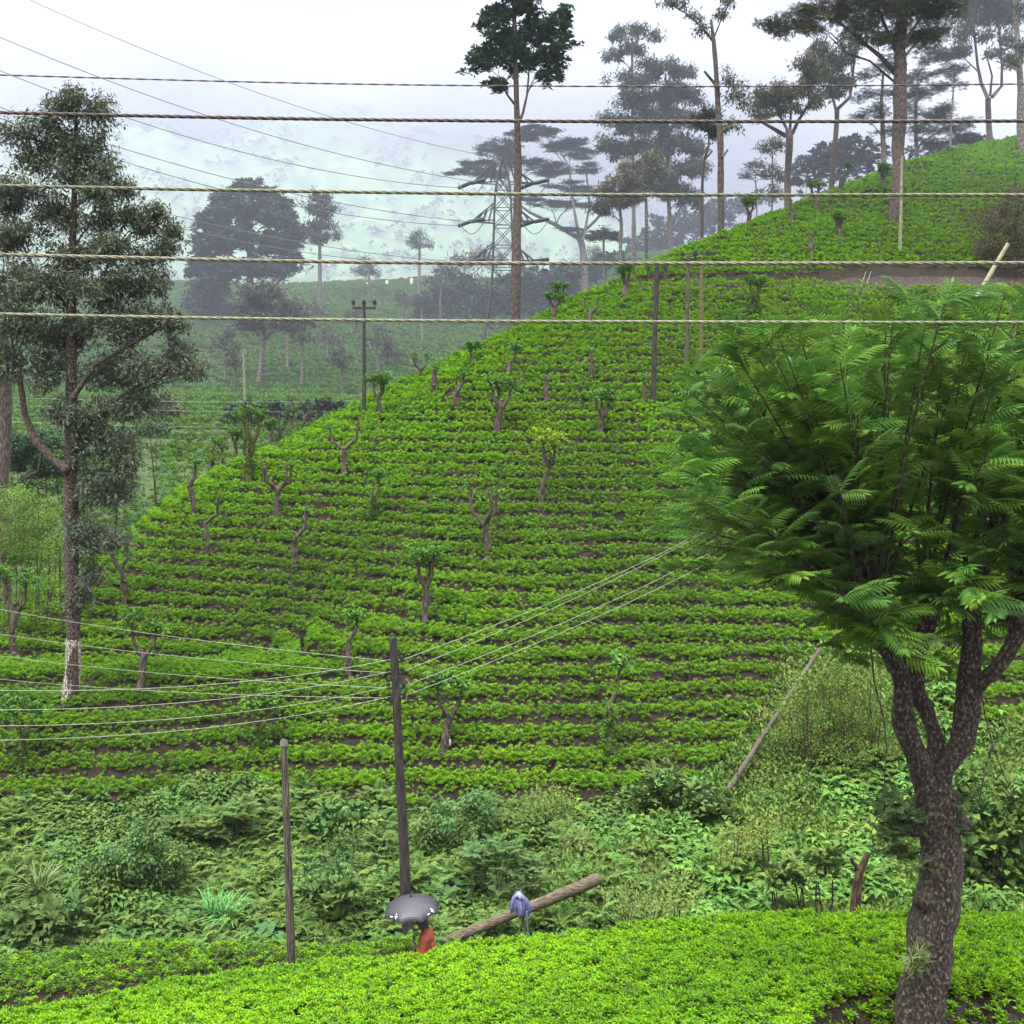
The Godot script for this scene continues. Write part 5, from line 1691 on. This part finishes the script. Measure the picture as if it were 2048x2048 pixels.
# ---------------------------------------------------------------- the person
# surface nets over tapered capsules [from, to, radius, radius] joined by a smooth minimum
func skin(s: Shape, bones: Array, cell: float, blend: float) -> void:
	var lo := Vector3(1e9, 1e9, 1e9)
	var hi := -lo
	for b in bones:
		var r := Vector3.ONE * (maxf(b[2], b[3]) + cell * 2.0)
		lo = lo.min(b[0] - r).min(b[1] - r)
		hi = hi.max(b[0] + r).max(b[1] + r)
	var n := Vector3i(((hi - lo) / cell).ceil()) + Vector3i.ONE
	var field := PackedFloat32Array()
	field.resize(n.x * n.y * n.z)
	field.fill(1.0)
	for b in bones:
		var a: Vector3 = b[0]
		var d: Vector3 = b[1] - a
		var dd := maxf(d.length_squared(), 1e-9)
		var reach: float = maxf(b[2], b[3]) + blend * 2.0 + cell * 2.0
		var b0 := Vector3i(((b[0].min(b[1]) - lo - Vector3.ONE * reach) / cell).floor()).max(Vector3i.ZERO)
		var b1 := Vector3i(((b[0].max(b[1]) - lo + Vector3.ONE * reach) / cell).ceil()).min(n - Vector3i.ONE)
		for z in range(b0.z, b1.z + 1):
			for y in range(b0.y, b1.y + 1):
				for x in range(b0.x, b1.x + 1):
					var p := lo + Vector3(x, y, z) * cell
					var t := clampf((p - a).dot(d) / dd, 0.0, 1.0)
					var dist := (p - a - d * t).length() - lerpf(b[2], b[3], t)
					var k := (z * n.y + y) * n.x + x
					var h := maxf(blend - absf(field[k] - dist), 0.0) / blend
					field[k] = minf(field[k], dist) - h * h * blend * 0.25
	var index := {}
	var start := s.v.size()
	for z in n.z - 1:
		for y in n.y - 1:
			for x in n.x - 1:
				var k := (z * n.y + y) * n.x + x
				var f := [field[k], field[k + 1], field[k + n.x], field[k + n.x + 1], field[k + n.x * n.y], field[k + n.x * n.y + 1], field[k + n.x * n.y + n.x], field[k + n.x * n.y + n.x + 1]]
				var inside := 0
				for q in f:
					if q < 0.0:
						inside += 1
				if inside == 0 or inside == 8:
					continue
				var sum := Vector3.ZERO
				var cut := 0
				for e in [[0, 1], [2, 3], [4, 5], [6, 7], [0, 2], [1, 3], [4, 6], [5, 7], [0, 4], [1, 5], [2, 6], [3, 7]]:
					if (f[e[0]] < 0.0) != (f[e[1]] < 0.0):
						var t: float = f[e[0]] / (f[e[0]] - f[e[1]])
						var pa := Vector3(e[0] & 1, (e[0] >> 1) & 1, e[0] >> 2)
						var pb := Vector3(e[1] & 1, (e[1] >> 1) & 1, e[1] >> 2)
						sum += pa.lerp(pb, t)
						cut += 1
				index[k] = s.v.size()
				s.v.append(lo + (Vector3(x, y, z) + sum / cut) * cell)
				s.n.append(Vector3(f[1] + f[3] + f[5] + f[7] - f[0] - f[2] - f[4] - f[6], f[2] + f[3] + f[6] + f[7] - f[0] - f[1] - f[4] - f[5], f[4] + f[5] + f[6] + f[7] - f[0] - f[1] - f[2] - f[3]).normalized())
				s.c.append(s.tint)
	var step := [1, n.x, n.x * n.y]
	for k in index:
		for axis in 3:
			var u: int = step[(axis + 1) % 3]
			var w: int = step[(axis + 2) % 3]
			var k1: int = k + step[axis]
			if k1 >= field.size() or (field[k] < 0.0) == (field[k1] < 0.0):
				continue
			if not (index.has(k - u) and index.has(k - w) and index.has(k - u - w)):
				continue
			var q := [index[k], index[k - u], index[k - u - w], index[k - w]]
			if field[k] < 0.0:
				q.reverse()
			for j in [0, 1, 2, 0, 2, 3]:
				s.i.append(q[j])
	if s.i.size() and start == s.v.size():
		push_warning("no surface")


func make_person() -> void:
	var depth := 18.75
	var foot := on_ground(at(853, 1900, depth))
	var head_top := at(853, 1838, depth).y
	var size := (head_top - foot.y) / 1.62
	var root := thing("person", "person in a rust-red jacket and dark cap walking left under a grey umbrella", "person", foot)
	root.rotation.y = -0.12
	root.scale = Vector3.ONE * size
	# forward is -x, the left hand is towards the camera
	var V := func(f: float, u: float, l: float) -> Vector3: return Vector3(-f, u, l)
	var grip: Vector3 = V.call(0.20, 1.12, 0.05)
	var body := Shape.new()
	body.tint = Color(0.19, 0.095, 0.055)
	var bones := []
	var add := func(a: Vector3, b: Vector3, ra: float, rb: float): bones.append([a, b, ra, rb])
	add.call(V.call(0, 0.86, -0.07), V.call(0, 0.86, 0.07), 0.115, 0.115)
	add.call(V.call(0, 0.88, 0), V.call(0.0, 1.08, 0), 0.12, 0.115)
	add.call(V.call(0.0, 1.08, 0), V.call(0.01, 1.26, 0), 0.115, 0.12)
	add.call(V.call(0.0, 1.31, -0.13), V.call(0.0, 1.31, 0.13), 0.065, 0.065)
	add.call(V.call(0.01, 1.3, 0), V.call(0.045, 1.43, 0), 0.055, 0.05)
	for e in [-1.0, 1.0]:
		var elbow: Vector3 = V.call(0.02, 1.06, 0.22 * e)
		var wrist: Vector3 = grip + V.call(-0.055, -0.02 if e > 0 else -0.1, 0.05 * e)
		add.call(V.call(0.0, 1.31, 0.17 * e), elbow, 0.05, 0.038)
		add.call(elbow, wrist, 0.038, 0.026)
		var knee: Vector3 = V.call(0.16, 0.48, 0.08) if e > 0 else V.call(0.03, 0.46, -0.08)
		var ankle: Vector3 = V.call(0.15, 0.09, 0.08) if e > 0 else V.call(-0.24, 0.15, -0.08)
		var toe: Vector3 = V.call(0.31, 0.03, 0.09) if e > 0 else V.call(-0.13, 0.035, -0.09)
		add.call(V.call(0.0, 0.84, 0.085 * e), knee, 0.088, 0.055)
		add.call(knee, ankle, 0.056, 0.036)
		add.call(ankle + V.call(-0.04, -0.04, 0), toe, 0.036, 0.027)
	skin(body, bones, 0.014, 0.05)
	# head: skull, jaw, nose, brow, ears
	var c: Vector3 = V.call(0.07, 1.515, 0)
	skin(body, [[c + V.call(-0.025, 0.02, 0), c + V.call(0.01, 0.025, 0), 0.078, 0.074], [c + V.call(0.03, -0.03, 0), c + V.call(0.045, -0.075, 0), 0.052, 0.034], [c + V.call(-0.01, -0.1, 0), c + V.call(-0.03, -0.05, 0), 0.045, 0.05],
		[c + V.call(0.082, 0.0, 0), c + V.call(0.098, -0.03, 0), 0.010, 0.013], [c + V.call(0.074, 0.018, -0.035), c + V.call(0.074, 0.018, 0.035), 0.012, 0.012], [c + V.call(0.074, -0.062, -0.018), c + V.call(0.074, -0.062, 0.018), 0.009, 0.009],
		[c + V.call(-0.008, 0.012, -0.078), c + V.call(-0.012, -0.025, -0.075), 0.012, 0.009], [c + V.call(-0.008, 0.012, 0.078), c + V.call(-0.012, -0.025, 0.075), 0.012, 0.009]], 0.006, 0.02)
	# hands closed round the handle
	for e in [-1.0, 1.0]:
		var mid: Vector3 = grip + Vector3(0, 0.0 if e > 0 else -0.08, 0)
		var fingers := [[grip + V.call(-0.055, -0.02 if e > 0 else -0.1, 0.05 * e), mid + V.call(-0.03, -0.01, 0.035 * e), 0.024, 0.022], [mid + V.call(-0.03, -0.028, 0.034 * e), mid + V.call(-0.022, 0.026, 0.036 * e), 0.017, 0.017]]
		for f in 4:
			var y := 0.03 - f * 0.0185
			var reach: float = [0.9, 1.0, 0.95, 0.8][f]
			var ring := []
			for k in 4:
				var a: float = (2.0 - k * 1.15 * reach) * e
				ring.append(mid + V.call(cos(a) * 0.026, y - 0.002 * k, sin(a) * 0.026))
			for k in 3:
				fingers.append([ring[k], ring[k + 1], 0.0085 - 0.0007 * k, 0.0078 - 0.0007 * k])
		fingers.append([mid + V.call(-0.03, 0.02, 0.03 * e), mid + V.call(-0.028, 0.045, 0.012 * e), 0.011, 0.0095])
		fingers.append([mid + V.call(-0.028, 0.045, 0.012 * e), mid + V.call(-0.01, 0.05, -0.018 * e), 0.0095, 0.0075])
		skin(body, fingers, 0.004, 0.007)
	part("body", body, M.skin, root)
	# eyes
	for e in [-1.0, 1.0]:
		var eye := Shape.new()
		eye.tint = Color(0.04, 0.03, 0.025)
		eye.lathe([[0.002, -0.008], [0.0075, -0.004], [0.009, 0.0], [0.0075, 0.004], [0.002, 0.008]], 8, c + V.call(0.073, 0.004, 0.03 * e))
		part("eye", eye, M.skin, root)
	var jacket := Shape.new()
	jacket.tint = Color(0.26, 0.058, 0.022)
	var coat := [[V.call(-0.01, 0.80, -0.06), V.call(-0.01, 0.80, 0.06), 0.155, 0.155], [V.call(-0.01, 0.8, 0), V.call(-0.01, 1.1, 0), 0.15, 0.14], [V.call(-0.01, 1.1, 0), V.call(0.0, 1.27, 0), 0.14, 0.14], [V.call(-0.01, 1.315, -0.14), V.call(-0.01, 1.315, 0.14), 0.085, 0.085], [V.call(0.0, 1.36, 0), V.call(0.02, 1.40, 0), 0.075, 0.068]]
	for e in [-1.0, 1.0]:
		var elbow: Vector3 = V.call(0.02, 1.06, 0.22 * e)
		var wrist: Vector3 = grip + V.call(-0.055, -0.02 if e > 0 else -0.1, 0.05 * e)
		coat.append([V.call(-0.005, 1.315, 0.17 * e), elbow, 0.078, 0.062])
		coat.append([elbow, elbow.lerp(wrist, 0.86), 0.062, 0.042])
	for k in 7:                                # folds
		var y := 0.86 + k * 0.06
		coat.append([V.call(-0.13 + any(-0.02, 0.02), y, -0.08), V.call(-0.12, y - 0.05, 0.1), 0.022, 0.018])
		coat.append([V.call(-0.05, y, 0.13), V.call(0.09, y + any(-0.05, 0.05), 0.10), 0.02, 0.016])
	skin(jacket, coat, 0.012, 0.03)
	part("jacket", jacket, M.cloth, root)
	var legs := Shape.new()
	legs.tint = Color(0.045, 0.04, 0.045)
	var cloth := [[V.call(0, 0.84, -0.07), V.call(0, 0.84, 0.07), 0.125, 0.125]]
	for e in [-1.0, 1.0]:
		var knee: Vector3 = V.call(0.16, 0.48, 0.08) if e > 0 else V.call(0.03, 0.46, -0.08)
		var ankle: Vector3 = V.call(0.15, 0.09, 0.08) if e > 0 else V.call(-0.24, 0.15, -0.08)
		cloth.append([V.call(0.0, 0.83, 0.085 * e), knee, 0.1, 0.072])
		cloth.append([knee, knee.lerp(ankle, 0.86), 0.072, 0.06])
	skin(legs, cloth, 0.014, 0.03)
	part("trousers", legs, M.cloth, root)
	var cap := Shape.new()
	cap.tint = Color(0.055, 0.05, 0.055)
	skin(cap, [[c + V.call(-0.03, 0.035, 0), c + V.call(0.005, 0.045, 0), 0.086, 0.080], [c + V.call(-0.065, 0.0, -0.02), c + V.call(-0.07, -0.05, 0.0), 0.05, 0.045], [c + V.call(-0.035, 0.0, 0.05), c + V.call(-0.04, -0.04, 0.055), 0.035, 0.03], [c + V.call(-0.035, 0.0, -0.05), c + V.call(-0.04, -0.04, -0.055), 0.035, 0.03], [c + V.call(0.08, 0.05, -0.03), c + V.call(0.1, 0.045, 0.03), 0.02, 0.02]], 0.007, 0.02)
	part("cap", cap, M.cloth, root)
	# the umbrella over them
	var hold: Vector3 = root.transform * grip
	var brella := thing("umbrella", "grey eight-panelled umbrella with small white print, held over the person in red", "umbrella", hold)
	brella.rotation = Vector3(-0.04, 0.45, 0.06)
	var apex := at(831, 1792, depth).y - hold.y
	var shaft := Shape.new()
	shaft.tint = Color(0.12, 0.12, 0.13)
	shaft.tube(PackedVector3Array([Vector3(0, -0.02, 0), Vector3(0, apex - 0.01, 0)]), PackedFloat32Array([0.007, 0.006]), 8)
	part("shaft", shaft, M.steel, brella)
	var handle := Shape.new()
	handle.tint = Color(0.03, 0.03, 0.03)
	var hp := PackedVector3Array([Vector3(0, 0.06, 0), Vector3(0, -0.1, 0)])
	var hr := PackedFloat32Array([0.013, 0.013])
	for k in 7:
		var a := PI * (k + 1) / 7.0
		hp.append(Vector3(-0.03 + 0.03 * cos(a), -0.1 - 0.03 * sin(a), 0))
		hr.append(0.012)
	handle.tube(hp, hr, 9)
	part("handle", handle, M.insulator, brella)
	var tip := Shape.new()
	tip.tint = Color(0.08, 0.08, 0.09)
	tip.lathe([[0.03, -0.012], [0.022, 0.004], [0.008, 0.012], [0.007, 0.05], [0.004, 0.058]], 10, Vector3(0, apex, 0))
	part("finial", tip, M.steel, brella)
	var wide := 0.515
	var deep := 0.27
	var dome := func(a: float, t: float) -> Vector3:   # a in panels 0..8, t from the apex to the rim
		var f := a - floorf(a)
		var sag := 1.0 - 0.09 * sin(f * PI) * t
		var ang := TAU * a / 8.0
		var low := deep * (0.42 * t + 0.58 * t * t) - 0.03 * sin(f * PI) * t * t
		return Vector3(cos(ang) * wide * sin(t * 1.45) / sin(1.45) * sag, apex - low, sin(ang) * wide * sin(t * 1.45) / sin(1.45) * sag)
	for p in 8:
		var panel := Shape.new()
		panel.tint = Color(0.026, 0.025, 0.032)
		for j in 10:
			for k in 8:
				var a0 := p + k / 8.0
				var a1 := p + (k + 1) / 8.0
				var q := [dome.call(a0, j / 10.0), dome.call(a1, j / 10.0), dome.call(a1, (j + 1) / 10.0), dome.call(a0, (j + 1) / 10.0)]
				for z in [[0, 1, 2], [0, 2, 3]]:
					panel.tri(q[z[0]], q[z[1]], q[z[2]])
		var o := part("panel", panel, M.umbrella_cloth, brella)
		var rib := Shape.new()
		rib.tint = Color(0.1, 0.1, 0.11)
		var rp := PackedVector3Array()
		var rr := PackedFloat32Array()
		for j in 9:
			rp.append(dome.call(float(p), j / 8.0) - Vector3(0, 0.008, 0))
			rr.append(0.004)
		rib.tube(rp, rr, 5)
		rib.tube(PackedVector3Array([Vector3(0, apex - 0.3, 0), dome.call(float(p), 0.5) - Vector3(0, 0.01, 0)]), PackedFloat32Array([0.003, 0.003]), 4)
		part("rib", rib, M.steel, brella)
		if p % 2 == 1:
			# a small white print near the rim: three strokes and a bar
			var prints := Shape.new()
			prints.tint = Color(0.75, 0.75, 0.78)
			for m in [[0.30, 0.72, 0.07, 0.05], [0.24, 0.79, 0.07, 0.05], [0.33, 0.82, 0.08, 0.05], [0.27, 0.88, 0.07, 0.045], [0.58, 0.88, 0.2, 0.055]]:
				var corner := []
				for j in 10:
					var a := TAU * j / 10
					corner.append(dome.call(p + m[0] + cos(a) * m[2] * 0.48, m[1] + sin(a) * m[3] * 0.55) * Vector3(1.006, 1, 1.006) + Vector3(0, 0.004, 0))
				var center: Vector3 = dome.call(p + m[0], m[1]) * Vector3(1.006, 1, 1.006) + Vector3(0, 0.004, 0)
				for j in 10:
					prints.tri(center, corner[j], corner[(j + 1) % 10])
			part("print", prints, M.cloth, o)


# ---------------------------------------------------------------- mist in the valley and cloud on the far hills
func fog(called: String, center: Vector3, size: Vector3, density: float, round_: bool) -> void:
	var f := FogVolume.new()
	f.name = numbered(called)
	f.shape = RenderingServer.FOG_VOLUME_SHAPE_ELLIPSOID if round_ else RenderingServer.FOG_VOLUME_SHAPE_BOX
	f.size = size
	var m := FogMaterial.new()
	m.density = density
	m.albedo = Color(0.84, 0.88, 0.95) if called == "mist" else Color(0.95, 0.97, 1.0)
	f.material = m
	f.position = center
	f.set_meta("kind", "stuff")
	add_child(f, true)


func make_mist() -> void:
	fog("mist", Vector3(-40, 60, -394), Vector3(900, 200, 672), 0.0023, false)
	for k in 9:
		fog("cloud", Vector3(lerpf(-330, 260, k / 8.0) + any(-20, 20), 172 + any(-14, 14) - 34 * smoothstep(3.0, 8.0, k), -580 + any(-50, 50)), Vector3(any(190, 280), any(75, 110), any(180, 240)), any(0.010, 0.018), true)


func _ready() -> void:
	var camera := Camera3D.new()
	camera.name = "camera"
	add_child(camera)
	camera.position = CAM
	camera.rotation = Vector3(-PITCH, 0, 0)
	camera.fov = rad_to_deg(2.0 * atan(1024.0 / F))
	camera.near = 0.1
	camera.far = 4000.0
	camera.current = true
	var env := Environment.new()
	env.background_mode = Environment.BG_SKY
	var sky_look := PanoramaSkyMaterial.new()        # thick even cloud, brightest overhead
	var cloudy := Image.create(256, 128, false, Image.FORMAT_RGBF)
	var mottle := FastNoiseLite.new()
	mottle.seed = 12
	mottle.frequency = 0.9
	for y in 128:
		var up := sin((0.5 - (y + 0.5) / 128.0) * PI)
		for x in 256:
			var a := TAU * x / 256.0
			var side := sqrt(maxf(0.0, 1.0 - up * up))
			var light := 0.30 + 2.8 * smoothstep(0.40, 1.0, up)
			light *= 1.0 + 0.10 * mottle.get_noise_3d(cos(a) * side * 2.0, up * 5.0, sin(a) * side * 2.0)
			if up < 0.0:
				light = lerpf(0.30, 0.15, smoothstep(0.0, -0.3, up))
			cloudy.set_pixel(x, y, Color(light * 1.0, light * 0.985, light * 1.06))
	sky_look.panorama = ImageTexture.create_from_image(cloudy)
	var sky := Sky.new()
	sky.sky_material = sky_look
	env.sky = sky
	env.tonemap_mode = Environment.TONE_MAPPER_LINEAR
	env.tonemap_exposure = 2.75
	env.fog_enabled = true
	env.fog_density = 0.0002
	env.fog_light_color = Color(0.92, 0.96, 1.0)
	env.volumetric_fog_enabled = true
	env.volumetric_fog_density = 0.0
	env.sdfgi_enabled = true
	env.ssao_enabled = true
	env.ssil_enabled = true
	var world := WorldEnvironment.new()
	world.name = "world_environment"
	world.environment = env
	add_child(world)
	var sun := DirectionalLight3D.new()              # the sun behind thick cloud, high on the left and a little behind the camera
	sun.name = "sun"
	sun.rotation_degrees = Vector3(-62, -35, 0)
	sun.light_energy = 0.5
	sun.light_color = Color(1.0, 0.97, 0.92)
	sun.light_angular_distance = 25.0
	sun.shadow_enabled = true
	add_child(sun)

	rng.seed = 20240
	noise_fine.seed = 5; noise_fine.frequency = 0.35
	noise_mid.seed = 9; noise_mid.frequency = 0.06
	noise_far.seed = 3; noise_far.frequency = 0.01
	make_materials()
	make_sprigs()
	make_terrain()
	make_ground()
	make_tea()
	make_hedges()
	make_weeds()
	make_far_growth()
	make_trees()
	make_pollards()
	make_poles()
	make_cables()
	make_pylon()
	make_roadside()
	make_near_tree()
	make_small_things()
	make_person()
	make_mist()
